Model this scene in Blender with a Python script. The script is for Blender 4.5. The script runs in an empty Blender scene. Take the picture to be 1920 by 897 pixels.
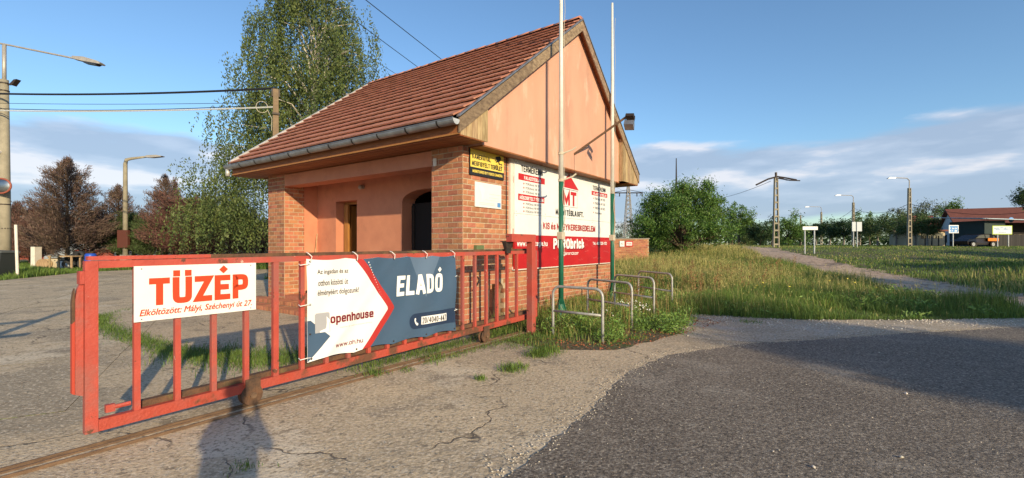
import bpy, math, random
import numpy as np
from mathutils import Vector, Matrix
from mathutils.geometry import tessellate_polygon
random.seed(7); RNG = np.random.default_rng(7)
R = math.radians
SC = bpy.context.scene
COL = SC.collection

# ---------------------------------------------------------------- camera
FPX = 880.0
cam_d = bpy.data.cameras.new('camera'); cam = bpy.data.objects.new('camera', cam_d); COL.objects.link(cam)
cam.location = (0, 0, 1.6); cam.rotation_euler = (R(90), 0, 0)
cam_d.sensor_width = 36; cam_d.lens = 36 * FPX / 1920; cam_d.shift_y = 11.5 / 1920
cam_d.clip_start = 0.05; cam_d.clip_end = 6000
SC.camera = cam

# ---------------------------------------------------------------- light
SUN_EL = 17.5
SUN_DIR = Vector((0.479, -0.878, math.tan(R(SUN_EL)))).normalized()      # towards the sun
sun_d = bpy.data.lights.new('sun', 'SUN'); sun_d.energy = 4.5; sun_d.angle = R(0.6); sun_d.color = (1.0, 0.82, 0.53)
sun = bpy.data.objects.new('sun', sun_d); COL.objects.link(sun)
sun.rotation_euler = SUN_DIR.to_track_quat('Z', 'Y').to_euler(); sun.location = (20, -40, 30)
SC.view_settings.view_transform = 'Standard'; SC.view_settings.look = 'None'
SC.view_settings.gamma = 1; SC.view_settings.exposure = 0.3

W = bpy.data.worlds.new('World'); SC.world = W; W.use_nodes = True
def build_world():
    nt = W.node_tree; N = nt.nodes; L = nt.links
    for n in list(N): N.remove(n)
    def nd(t, **k):
        n = N.new(t)
        for a, b in k.items(): setattr(n, a, b)
        return n
    def math_(op, a, b=None, clamp=False):
        n = nd('ShaderNodeMath', operation=op, use_clamp=clamp)
        for i, v in enumerate((a, b)):
            if v is None: continue
            if isinstance(v, (int, float)): n.inputs[i].default_value = v
            else: L.new(v, n.inputs[i])
        return n.outputs[0]
    sky = nd('ShaderNodeTexSky', sky_type='NISHITA', sun_disc=False)
    sky.sun_elevation = R(SUN_EL); sky.sun_rotation = math.atan2(SUN_DIR.x, SUN_DIR.y)
    sky.air_density = 1.0; sky.dust_density = 0.6; sky.ozone_density = 2.2
    tc = nd('ShaderNodeTexCoord'); sep = nd('ShaderNodeSeparateXYZ'); L.new(tc.outputs['Generated'], sep.inputs[0])
    z = sep.outputs[2]
    mp = nd('ShaderNodeMapping'); mp.inputs['Scale'].default_value = (1.5, 1.5, 6.5); mp.inputs['Location'].default_value = (3.4, 1.2, 0.3)
    L.new(tc.outputs['Generated'], mp.inputs[0])
    n1 = nd('ShaderNodeTexNoise'); n1.inputs['Scale'].default_value = 1.7; n1.inputs['Detail'].default_value = 7; n1.inputs['Roughness'].default_value = 0.52
    L.new(mp.outputs[0], n1.inputs['Vector'])
    n2 = nd('ShaderNodeTexNoise'); n2.inputs['Scale'].default_value = 4.2; n2.inputs['Detail'].default_value = 6
    L.new(mp.outputs[0], n2.inputs['Vector'])
    # cloud belt low in the sky
    up = nd('ShaderNodeMapRange', interpolation_type='SMOOTHSTEP'); L.new(z, up.inputs[0])
    up.inputs[1].default_value = 0.24; up.inputs[2].default_value = 0.15; up.inputs[3].default_value = 0; up.inputs[4].default_value = 1
    dn = nd('ShaderNodeMapRange', interpolation_type='SMOOTHSTEP'); L.new(z, dn.inputs[0])
    dn.inputs[1].default_value = 0.02; dn.inputs[2].default_value = 0.075; dn.inputs[3].default_value = 0.35; dn.inputs[4].default_value = 1
    belt = math_('MULTIPLY', up.outputs[0], dn.outputs[0])
    cov = math_('MULTIPLY', math_('ADD', n1.outputs[0], math_('MULTIPLY', math_('SUBTRACT', belt, 1.0), 0.45)), 1.0)
    mask = nd('ShaderNodeMapRange', interpolation_type='SMOOTHSTEP'); L.new(cov, mask.inputs[0])
    mask.inputs[1].default_value = 0.27; mask.inputs[2].default_value = 0.43
    m = math_('MULTIPLY', mask.outputs[0], 0.84)
    # lit tops: noise sampled a little higher than here
    mp2 = nd('ShaderNodeMapping'); mp2.inputs['Scale'].default_value = (1.5, 1.5, 6.5); mp2.inputs['Location'].default_value = (3.4, 1.2, 0.48)
    L.new(tc.outputs['Generated'], mp2.inputs[0])
    n3 = nd('ShaderNodeTexNoise'); n3.inputs['Scale'].default_value = 1.7; n3.inputs['Detail'].default_value = 7; n3.inputs['Roughness'].default_value = 0.52
    L.new(mp2.outputs[0], n3.inputs['Vector'])
    lit = math_('ADD', math_('MULTIPLY', math_('SUBTRACT', n1.outputs[0], n3.outputs[0]), 5.0), math_('MULTIPLY', n2.outputs[0], 0.55), clamp=True)
    cr = nd('ShaderNodeValToRGB'); L.new(lit, cr.inputs[0])
    cr.color_ramp.elements[0].position = 0.12; cr.color_ramp.elements[0].color = (2.4, 3.0, 4.0, 1)
    cr.color_ramp.elements[1].position = 0.85; cr.color_ramp.elements[1].color = (5.2, 5.1, 5.4, 1)
    e = cr.color_ramp.elements.new(0.5); e.color = (3.1, 3.65, 4.6, 1)
    mix = nd('ShaderNodeMix', data_type='RGBA'); L.new(m, mix.inputs[0]); 
    tint = nd('ShaderNodeMix', data_type='RGBA', blend_type='MULTIPLY'); tint.inputs[0].default_value = 1
    L.new(sky.outputs[0], tint.inputs[6]); tint.inputs[7].default_value = (0.86, 1.02, 1.12, 1)
    L.new(tint.outputs[2], mix.inputs[6]); L.new(cr.outputs[0], mix.inputs[7])
    bg = nd('ShaderNodeBackground'); bg.inputs[1].default_value = 0.14
    L.new(mix.outputs[2], bg.inputs[0])
    o = nd('ShaderNodeOutputWorld'); L.new(bg.outputs[0], o.inputs[0])
build_world()

# ---------------------------------------------------------------- materials
MATS = {}
def mat(name, color, rough=0.7, metal=0.0, var=0.0, nscale=6.0, color2=None, bump=0.0, bscale=40.0, island=0.0,
        objvar=0.0, spec=0.4, trans=0.0, emit=None, stretch=None, rust=None, patches=None):
    """one procedural material: base colour, noise to a second colour, per island and per object variation, bump"""
    if name in MATS: return MATS[name]
    m = bpy.data.materials.new(name); m.use_nodes = True; MATS[name] = m
    nt = m.node_tree; N = nt.nodes; L = nt.links; b = N['Principled BSDF']
    b.inputs['Roughness'].default_value = rough; b.inputs['Metallic'].default_value = metal
    b.inputs['Specular IOR Level'].default_value = spec
    c1 = (*color, 1)
    tc = N.new('ShaderNodeTexCoord'); vec = tc.outputs['Object']
    if stretch:
        mp = N.new('ShaderNodeMapping'); mp.inputs['Scale'].default_value = stretch; L.new(vec, mp.inputs[0]); vec = mp.outputs[0]
    out = None
    def rgb(c):
        n = N.new('ShaderNodeRGB'); n.outputs[0].default_value = (*c, 1); return n.outputs[0]
    out = rgb(color)
    if color2 is not None:
        n = N.new('ShaderNodeTexNoise'); n.inputs['Scale'].default_value = nscale; n.inputs['Detail'].default_value = 8; n.inputs['Roughness'].default_value = 0.62
        L.new(vec, n.inputs['Vector'])
        r = N.new('ShaderNodeMapRange'); L.new(n.outputs[0], r.inputs[0]); r.inputs[1].default_value = 0.36; r.inputs[2].default_value = 0.64
        mx = N.new('ShaderNodeMix'); mx.data_type = 'RGBA'; L.new(r.outputs[0], mx.inputs[0]); L.new(out, mx.inputs[6]); mx.inputs[7].default_value = (*color2, 1)
        out = mx.outputs[2]
    if patches:        # (colour, scale, lo, hi) big stains
        for pc, ps, lo, hi in patches:
            n = N.new('ShaderNodeTexNoise'); n.inputs['Scale'].default_value = ps; n.inputs['Detail'].default_value = 6; n.inputs['Roughness'].default_value = 0.65
            mp = N.new('ShaderNodeMapping'); mp.inputs['Location'].default_value = (ps * 3.1, 7.7, 2.2); L.new(vec, mp.inputs[0]); L.new(mp.outputs[0], n.inputs['Vector'])
            r = N.new('ShaderNodeMapRange'); r.interpolation_type = 'SMOOTHSTEP'; L.new(n.outputs[0], r.inputs[0]); r.inputs[1].default_value = lo; r.inputs[2].default_value = hi
            mx = N.new('ShaderNodeMix'); mx.data_type = 'RGBA'; L.new(r.outputs[0], mx.inputs[0]); L.new(out, mx.inputs[6]); mx.inputs[7].default_value = (*pc, 1)
            out = mx.outputs[2]
    if island or objvar:
        if island:
            g = N.new('ShaderNodeNewGeometry'); rnd = g.outputs['Random Per Island']; amt = island
        else:
            g = N.new('ShaderNodeObjectInfo'); rnd = g.outputs['Random']; amt = objvar
        hs = N.new('ShaderNodeHueSaturation')
        r = N.new('ShaderNodeMapRange'); L.new(rnd, r.inputs[0]); r.inputs[3].default_value = 1 - amt; r.inputs[4].default_value = 1 + amt
        L.new(r.outputs[0], hs.inputs['Value'])
        wn = N.new('ShaderNodeTexWhiteNoise'); wn.noise_dimensions = '1D'; L.new(rnd, wn.inputs['W'])
        r2 = N.new('ShaderNodeMapRange'); L.new(wn.outputs[0], r2.inputs[0]); r2.inputs[3].default_value = 0.5 - amt * 0.05; r2.inputs[4].default_value = 0.5 + amt * 0.05
        L.new(r2.outputs[0], hs.inputs['Hue']); L.new(out, hs.inputs['Color']); out = hs.outputs[0]
    L.new(out, b.inputs['Base Color'])
    if bump:
        n = N.new('ShaderNodeTexNoise'); n.inputs['Scale'].default_value = bscale; n.inputs['Detail'].default_value = 5
        L.new(vec, n.inputs['Vector'])
        bp = N.new('ShaderNodeBump'); bp.inputs['Strength'].default_value = bump; bp.inputs['Distance'].default_value = 0.02
        L.new(n.outputs[0], bp.inputs['Height']); L.new(bp.outputs[0], b.inputs['Normal'])
    if trans:
        tr = N.new('ShaderNodeBsdfTranslucent'); L.new(out, tr.inputs[0]); ms = N.new('ShaderNodeMixShader'); ms.inputs[0].default_value = trans
        L.new(b.outputs[0], ms.inputs[1]); L.new(tr.outputs[0], ms.inputs[2]); L.new(ms.outputs[0], N['Material Output'].inputs[0])
    return m

BRICK = ((0.46, 0.19, 0.10), (0.37, 0.14, 0.075))
def M(n): return MATS[n]
mat('brick_clay', BRICK[0], 0.85, color2=BRICK[1], nscale=9, bump=0.5, bscale=60, objvar=0.24)
mat('brick_clay_joined', BRICK[0], 0.85, color2=BRICK[1], nscale=9, bump=0.5, bscale=60, island=0.24)
mat('mortar', (0.52, 0.40, 0.27), 0.9, color2=(0.40, 0.30, 0.20), nscale=12, bump=0.6, bscale=50)
mat('plaster_salmon', (0.64, 0.345, 0.24), 0.9, color2=(0.60, 0.315, 0.215), nscale=1.3, bump=0.25, bscale=90, stretch=(1.5, 1.5, .45), patches=[((0.50, 0.27, 0.19), 0.8, 0.50, 0.70), ((0.72, 0.41, 0.30), 1.7, 0.55, 0.68), ((0.40, 0.22, 0.16), 5.0, 0.64, 0.78)])
mat('plaster_porch', (0.60, 0.255, 0.15), 0.9, color2=(0.52, 0.21, 0.125), nscale=1.6, bump=0.25, bscale=90, patches=[((0.42, 0.18, 0.11), 1.1, 0.55, 0.75)])
mat('roof_tile', (0.44, 0.185, 0.12), 0.8, color2=(0.37, 0.15, 0.095), nscale=5, bump=0.4, bscale=30, objvar=0.07, patches=[((0.15, 0.07, 0.05), 1.4, 0.58, 0.75)])
mat('roof_tile_joined', (0.44, 0.185, 0.12), 0.8, color2=(0.37, 0.15, 0.095), nscale=5, bump=0.4, bscale=30, island=0.07, patches=[((0.15, 0.07, 0.05), 1.4, 0.58, 0.75)])
mat('wood_brown', (0.33, 0.115, 0.035), 0.6, color2=(0.22, 0.07, 0.022), nscale=7, stretch=(6, 0.7, 6), objvar=0.12, bump=0.2, bscale=20)
mat('wood_weathered', (0.33, 0.235, 0.15), 0.8, color2=(0.15, 0.10, 0.065), nscale=6, stretch=(1.2, 6, 2.5), objvar=0.18, bump=0.5, bscale=30)
mat('wood_pale', (0.50, 0.36, 0.20), 0.8, color2=(0.27, 0.17, 0.085), nscale=4, stretch=(8, 8, 0.8), objvar=0.2, bump=0.4, bscale=20)
mat('zinc', (0.40, 0.41, 0.42), 0.45, 0.75, color2=(0.28, 0.28, 0.28), nscale=5)
mat('zinc_light', (0.66, 0.66, 0.64), 0.4, 0.4, color2=(0.5, 0.5, 0.48), nscale=5)
mat('dark_metal', (0.03, 0.028, 0.027), 0.6, 0.3, color2=(0.06, 0.04, 0.03), nscale=20)
mat('galvanised', (0.44, 0.44, 0.42), 0.5, 0.35, color2=(0.32, 0.31, 0.29), nscale=12, bump=0.1)
mat('red_paint', (0.47, 0.078, 0.052), 0.6, color2=(0.39, 0.058, 0.040), nscale=3, bump=0.25, bscale=50, patches=[((0.33, 0.095, 0.075), 1.6, 0.46, 0.62), ((0.13, 0.05, 0.03), 5.0, 0.62, 0.655), ((0.58, 0.34, 0.27), 9.0, 0.665, 0.69)])
mat('red_paint_rusty', (0.38, 0.07, 0.048), 0.7, color2=(0.40, 0.055, 0.03), nscale=4, bump=0.5, bscale=40, patches=[((0.13, 0.055, 0.03), 2.6, 0.50, 0.62), ((0.30, 0.17, 0.09), 6.0, 0.66, 0.72)])
mat('rust_dark', (0.075, 0.045, 0.03), 0.85, color2=(0.15, 0.075, 0.04), nscale=9, bump=0.6, bscale=50, patches=[((0.16, 0.12, 0.05), 3.0, 0.56, 0.70)])
mat('rail_rust', (0.20, 0.12, 0.07), 0.75, color2=(0.11, 0.065, 0.04), nscale=7, bump=0.4, bscale=40, stretch=(1, 6, 6))
mat('white_board', (0.80, 0.79, 0.76), 0.45, color2=(0.75, 0.735, 0.70), nscale=3)
mat('white_frame', (0.74, 0.68, 0.60), 0.6, color2=(0.66, 0.58, 0.5), nscale=4)
mat('red_board', (0.50, 0.016, 0.018), 0.4, color2=(0.42, 0.013, 0.016), nscale=2.5)
mat('red_print', (0.50, 0.018, 0.020), 0.5)
mat('orange_red_print', (0.56, 0.055, 0.014), 0.5)
mat('dark_red_print', (0.17, 0.01, 0.02), 0.5)
mat('maroon_print', (0.40, 0.03, 0.03), 0.5)
mat('black_print', (0.02, 0.02, 0.022), 0.5)
mat('grey_print', (0.16, 0.16, 0.17), 0.5)
mat('pale_grey_print', (0.36, 0.36, 0.38), 0.5)
mat('white_print', (0.85, 0.84, 0.82), 0.5)
mat('yellow_print', (0.83, 0.60, 0.06), 0.5, color2=(0.80, 0.63, 0.16), nscale=3)
mat('blue_print', (0.10, 0.27, 0.55), 0.5)
mat('pale_blue_print', (0.62, 0.74, 0.78), 0.5)
mat('vinyl_white', (0.80, 0.78, 0.78), 0.5, color2=(0.74, 0.72, 0.73), nscale=2)
mat('vinyl_blue', (0.055, 0.10, 0.165), 0.34, color2=(0.062, 0.105, 0.175), nscale=2)
mat('vinyl_navy', (0.022, 0.04, 0.085), 0.42)
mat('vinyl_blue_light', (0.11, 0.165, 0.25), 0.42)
mat('vinyl_red', (0.45, 0.035, 0.03), 0.45)
mat('cable_tie', (0.78, 0.76, 0.72), 0.5)
mat('pole_white', (0.72, 0.70, 0.64), 0.45, color2=(0.62, 0.60, 0.54), nscale=6)
mat('pole_green', (0.02, 0.14, 0.085), 0.4, color2=(0.015, 0.10, 0.065), nscale=6)
mat('concrete_pole', (0.34, 0.30, 0.22), 0.9, color2=(0.25, 0.22, 0.16), nscale=2, bump=0.4, bscale=30)
mat('concrete_grey', (0.33, 0.29, 0.25), 0.9, color2=(0.22, 0.19, 0.16), nscale=5, bump=0.4, bscale=20)
mat('lamp_metal', (0.45, 0.42, 0.38), 0.5, 0.3, color2=(0.36, 0.33, 0.3), nscale=4)
mat('glass_dark', (0.03, 0.03, 0.035), 0.08, spec=0.8)
mat('dark_board', (0.035, 0.032, 0.03), .8, objvar=.3)
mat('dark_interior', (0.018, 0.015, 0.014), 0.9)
mat('door_wood', (0.42, 0.19, 0.05), 0.5, color2=(0.33, 0.14, 0.035), nscale=4, stretch=(8, 8, 0.8))
mat('rope', (0.50, 0.44, 0.34), 0.9)
mat('cable_black', (0.015, 0.015, 0.018), 0.6)
mat('cable_white', (0.55, 0.55, 0.53), 0.6)
mat('bark', (0.13, 0.09, 0.06), 0.9, color2=(0.07, 0.05, 0.035), nscale=6, bump=0.6, bscale=20)
mat('birch_bark', (0.74, 0.68, 0.60), 0.8, color2=(0.60, 0.52, 0.44), nscale=3, stretch=(1, 1, 4), patches=[((0.06, 0.05, 0.04), 4.0, 0.64, 0.70)])
mat('birch_leaf', (0.155, 0.195, 0.055), 0.55, island=0.45, trans=0.35, color2=(0.09, 0.125, 0.04), nscale=0.9)
mat('walnut_leaf', (0.135, 0.24, 0.045), 0.5, island=0.45, trans=0.3, color2=(0.08, 0.15, 0.03), nscale=0.9)
mat('dark_leaf', (0.055, 0.10, 0.03), 0.6, island=0.45, trans=0.25, color2=(0.035, 0.07, 0.022), nscale=0.9)
mat('acacia_leaf', (0.11, 0.165, 0.05), 0.6, island=0.4, trans=0.3, color2=(0.06, 0.10, 0.03), nscale=0.9)
mat('grey_leaf', (0.12, 0.14, 0.085), 0.6, island=0.4, trans=0.25)
mat('brown_needle', (0.17, 0.085, 0.068), 0.85, island=0.5, trans=0.15, color2=(0.14, 0.07, 0.05), nscale=0.9)
mat('brown_grey_needle', (0.155, 0.10, 0.082), 0.85, island=0.5, trans=0.15, color2=(0.14, 0.095, 0.07), nscale=0.9)
mat('green_needle', (0.075, 0.11, 0.035), 0.8, island=0.45, trans=0.15)
mat('grass_green', (0.185, 0.27, 0.05), 0.6, island=0.4, trans=0.35, color2=(0.11, 0.18, 0.04), nscale=0.9)
mat('grass_dark', (0.07, 0.125, 0.028), 0.6, island=0.4, trans=0.3)
mat('grass_dry', (0.55, 0.47, 0.17), 0.7, island=0.35, trans=0.3, color2=(0.38, 0.33, 0.12), nscale=0.9)
mat('grass_rust', (0.30, 0.16, 0.07), 0.7, island=0.35, trans=0.2)
mat('weed_leaf', (0.18, 0.29, 0.06), 0.5, island=0.35, trans=0.3)
mat('dead_leaf', (0.28, 0.10, 0.04), 0.8, island=0.4)
mat('flower_white', (0.75, 0.73, 0.68), 0.7)
mat('flower_yellow', (0.75, 0.62, 0.08), 0.7)
mat('pebble', (0.52, 0.46, 0.38), 0.85, island=0.35)
mat('pebble_white', (0.62, 0.56, 0.48), 0.85, island=0.3)
mat('pebble_grey', (0.26, 0.24, 0.22), 0.85, island=0.4)

def ground_material(name, base, second, fine_dark, fine_light, fscale, patches, bump, bscale, cracks=None, rough=0.9, specks=None):
    m = bpy.data.materials.new(name); m.use_nodes = True; MATS[name] = m
    nt = m.node_tree; N = nt.nodes; L = nt.links; b = N['Principled BSDF']; b.inputs['Roughness'].default_value = rough
    b.inputs['Specular IOR Level'].default_value = 0.25
    g = N.new('ShaderNodeNewGeometry'); vec = g.outputs['Position']
    def noise(scale, detail=6, rough=0.6, off=0):
        n = N.new('ShaderNodeTexNoise'); n.inputs['Scale'].default_value = scale; n.inputs['Detail'].default_value = detail; n.inputs['Roughness'].default_value = rough
        mp = N.new('ShaderNodeMapping'); mp.inputs['Location'].default_value = (off, off * 1.7, 0); L.new(vec, mp.inputs[0]); L.new(mp.outputs[0], n.inputs['Vector']); return n.outputs[0]
    def rng(v, lo, hi, smooth=True):
        r = N.new('ShaderNodeMapRange'); r.interpolation_type = 'SMOOTHSTEP' if smooth else 'LINEAR'; L.new(v, r.inputs[0]); r.inputs[1].default_value = lo; r.inputs[2].default_value = hi; return r.outputs[0]
    def mix(f, a, bcol, mode='MIX'):
        x = N.new('ShaderNodeMix'); x.data_type = 'RGBA'; x.blend_type = mode
        if isinstance(f, float): x.inputs[0].default_value = f
        else: L.new(f, x.inputs[0])
        for i, v in ((6, a), (7, bcol)):
            if isinstance(v, tuple): x.inputs[i].default_value = (*v, 1)
            else: L.new(v, x.inputs[i])
        return x.outputs[2]
    c = mix(rng(noise(0.7), 0.38, 0.62), base, second)
    for i, (pc, ps, lo, hi) in enumerate(patches):
        c = mix(rng(noise(ps, 8, 0.68, 11.3 * (i + 1)), lo, hi), c, pc)
    f = noise(fscale, 3, 0.7, 3.3)
    c = mix(rng(f, 0.53, 0.64), c, fine_light)
    c = mix(rng(f, 0.47, 0.36), c, fine_dark)
    hgt = noise(bscale, 4, 0.7, 5.1)
    if specks:
        v = N.new('ShaderNodeTexVoronoi'); v.inputs['Scale'].default_value = specks[0]; L.new(vec, v.inputs['Vector'])
        sp = rng(v.outputs['Distance'], specks[1], specks[1] * 0.6)
        wn = N.new('ShaderNodeTexWhiteNoise'); L.new(v.outputs['Position'], wn.inputs['Vector'])
        k = N.new('ShaderNodeMath'); k.operation = 'MULTIPLY'; L.new(sp, k.inputs[0]); L.new(rng(wn.outputs[0], specks[3], specks[3] + 0.02), k.inputs[1])
        c = mix(k.outputs[0], c, specks[2])
    if cracks:
        v = N.new('ShaderNodeTexVoronoi'); v.feature = 'DISTANCE_TO_EDGE'; v.inputs['Scale'].default_value = cracks[0]
        wob = N.new('ShaderNodeVectorMath'); wob.operation = 'ADD'
        nn = N.new('ShaderNodeTexNoise'); nn.inputs['Scale'].default_value = 1.8; nn.inputs['Detail'].default_value = 6; L.new(vec, nn.inputs['Vector'])
        sc = N.new('ShaderNodeVectorMath'); sc.operation = 'SCALE'; sc.inputs['Scale'].default_value = 0.9; L.new(nn.outputs['Color'], sc.inputs[0])
        L.new(vec, wob.inputs[0]); L.new(sc.outputs[0], wob.inputs[1]); L.new(wob.outputs[0], v.inputs['Vector'])
        gate = rng(noise(0.9, 2, 0.5, 21.0), 0.42, 0.55)
        cm = rng(v.outputs['Distance'], cracks[1], cracks[1] * 0.3)
        k = N.new('ShaderNodeMath'); k.operation = 'MULTIPLY'; L.new(cm, k.inputs[0]); L.new(gate, k.inputs[1])
        c = mix(k.outputs[0], c, cracks[2])
        sb = N.new('ShaderNodeMath'); sb.operation = 'SUBTRACT'; L.new(hgt, sb.inputs[0]); L.new(k.outputs[0], sb.inputs[1]); hgt = sb.outputs[0]
    L.new(c, b.inputs['Base Color'])
    bp = N.new('ShaderNodeBump'); bp.inputs['Strength'].default_value = bump; bp.inputs['Distance'].default_value = 0.03
    L.new(hgt, bp.inputs['Height']); L.new(bp.outputs[0], b.inputs['Normal'])
    return m
ground_material('concrete_ground', (0.60, 0.465, 0.305), (0.51, 0.395, 0.26), (0.32, 0.25, 0.17), (0.68, 0.56, 0.41), 30,
                [((0.68, 0.57, 0.42), 0.55, 0.53, 0.66), ((0.27, 0.22, 0.165), 0.8, 0.54, 0.66), ((0.36, 0.29, 0.205), 0.33, 0.50, 0.60), ((0.30, 0.235, 0.16), 3.0, 0.56, 0.66), ((0.25, 0.20, 0.14), 8.0, 0.56, 0.64), ((0.54, 0.46, 0.35), 11.0, 0.58, 0.66)], 0.5, 22, cracks=(0.42, 0.007, (0.17, 0.135, 0.10)), specks=(16, 0.20, (0.60, 0.52, 0.42), 0.93))
ground_material('asphalt_ground', (0.180, 0.146, 0.116), (0.205, 0.168, 0.134), (0.07, 0.06, 0.05), (0.40, 0.345, 0.28), 44,
                [((0.32, 0.275, 0.225), 0.5, 0.54, 0.72), ((0.165, 0.14, 0.118), 1.3, 0.54, 0.70), ((0.28, 0.24, 0.195), 3.7, 0.58, 0.68)], 0.7, 38, specks=(17, 0.19, (0.50, 0.44, 0.36), 0.975))
ground_material('gravel_ground', (0.52, 0.42, 0.30), (0.44, 0.355, 0.25), (0.22, 0.18, 0.14), (0.60, 0.52, 0.43), 26,
                [((0.52, 0.45, 0.36), 0.9, 0.52, 0.64), ((0.28, 0.22, 0.16), 1.4, 0.60, 0.72)], 0.8, 30, specks=(20, 0.3, (0.66, 0.60, 0.52), 0.80))
ground_material('soil_ground', (0.13, 0.10, 0.065), (0.10, 0.085, 0.05), (0.05, 0.035, 0.025), (0.22, 0.17, 0.12), 20,
                [((0.09, 0.12, 0.035), 0.8, 0.46, 0.60), ((0.20, 0.17, 0.08), 0.35, 0.55, 0.7)], 0.6, 16)
ground_material('dirt_ground', (0.47, 0.33, 0.235), (0.54, 0.39, 0.28), (0.20, 0.13, 0.09), (0.50, 0.38, 0.28), 6,
                [((0.16, 0.125, 0.10), 0.5, 0.52, 0.64), ((0.10, 0.12, 0.045), 0.9, 0.62, 0.72)], 0.8, 9)

# ---------------------------------------------------------------- helpers
UX = Vector((0.58027, 0.81442, 0)); VX = Vector((-0.81442, 0.58027, 0)); RZ = math.atan2(UX.y, UX.x)
CORNER = Vector((-0.909, 8.69, 0))
GATE0 = Vector((-3.2958, 3.6119, 0))
def hgt(x, y):
    x = np.asarray(x, float); y = np.asarray(y, float)
    def ss(a, lo, hi):
        t = np.clip((a - lo) / (hi - lo), 0, 1); return t * t * (3 - 2 * t)
    r = ss(x, -2, 6)
    h = ss(y, 14, 42) * 1.40 * r + ss(y, 42, 80) * 0.16 * r + ss(y, 45, 120) * 1.2 * (1 - r)
    dx = ss(x, 18, 23) * (1 - ss(y, 20, 27)) * ss(y, 6, 12)
    return h + dx * 0.45 + 0.05 * np.sin(x * 0.7 + 1) * np.sin(y * 0.5) * ss(y, 12, 20) * r
def hz(x, y): return float(hgt(x, y))
def at(px, d):
    x = (px - 960) / FPX * d; return Vector((x, d, hz(x, d)))
def zat(py, d): return 1.6 + (460 - py) / FPX * d

def link(o, parent=None):
    COL.objects.link(o)
    if parent is not None: o.parent = parent
    return o
def tag(o, label=None, cat=None, group=None, kind=None):
    if label: o['label'] = label
    if cat: o['category'] = cat
    if group: o['group'] = group
    if kind: o['kind'] = kind
    return o
def thing(name, label, cat, loc=(0, 0, 0), rz=0.0, group=None):
    o = bpy.data.objects.new(name, None); o.empty_display_size = 0.2; link(o); o.location = loc; o.rotation_euler = (0, 0, rz)
    return tag(o, label, cat, group)
def copy_tree(o, parent=None):
    c = o.copy(); COL.objects.link(c)
    if parent is not None: c.parent = parent
    for ch in [k for k in bpy.data.objects if k.parent == o]: copy_tree(ch, c)
    return c

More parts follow.
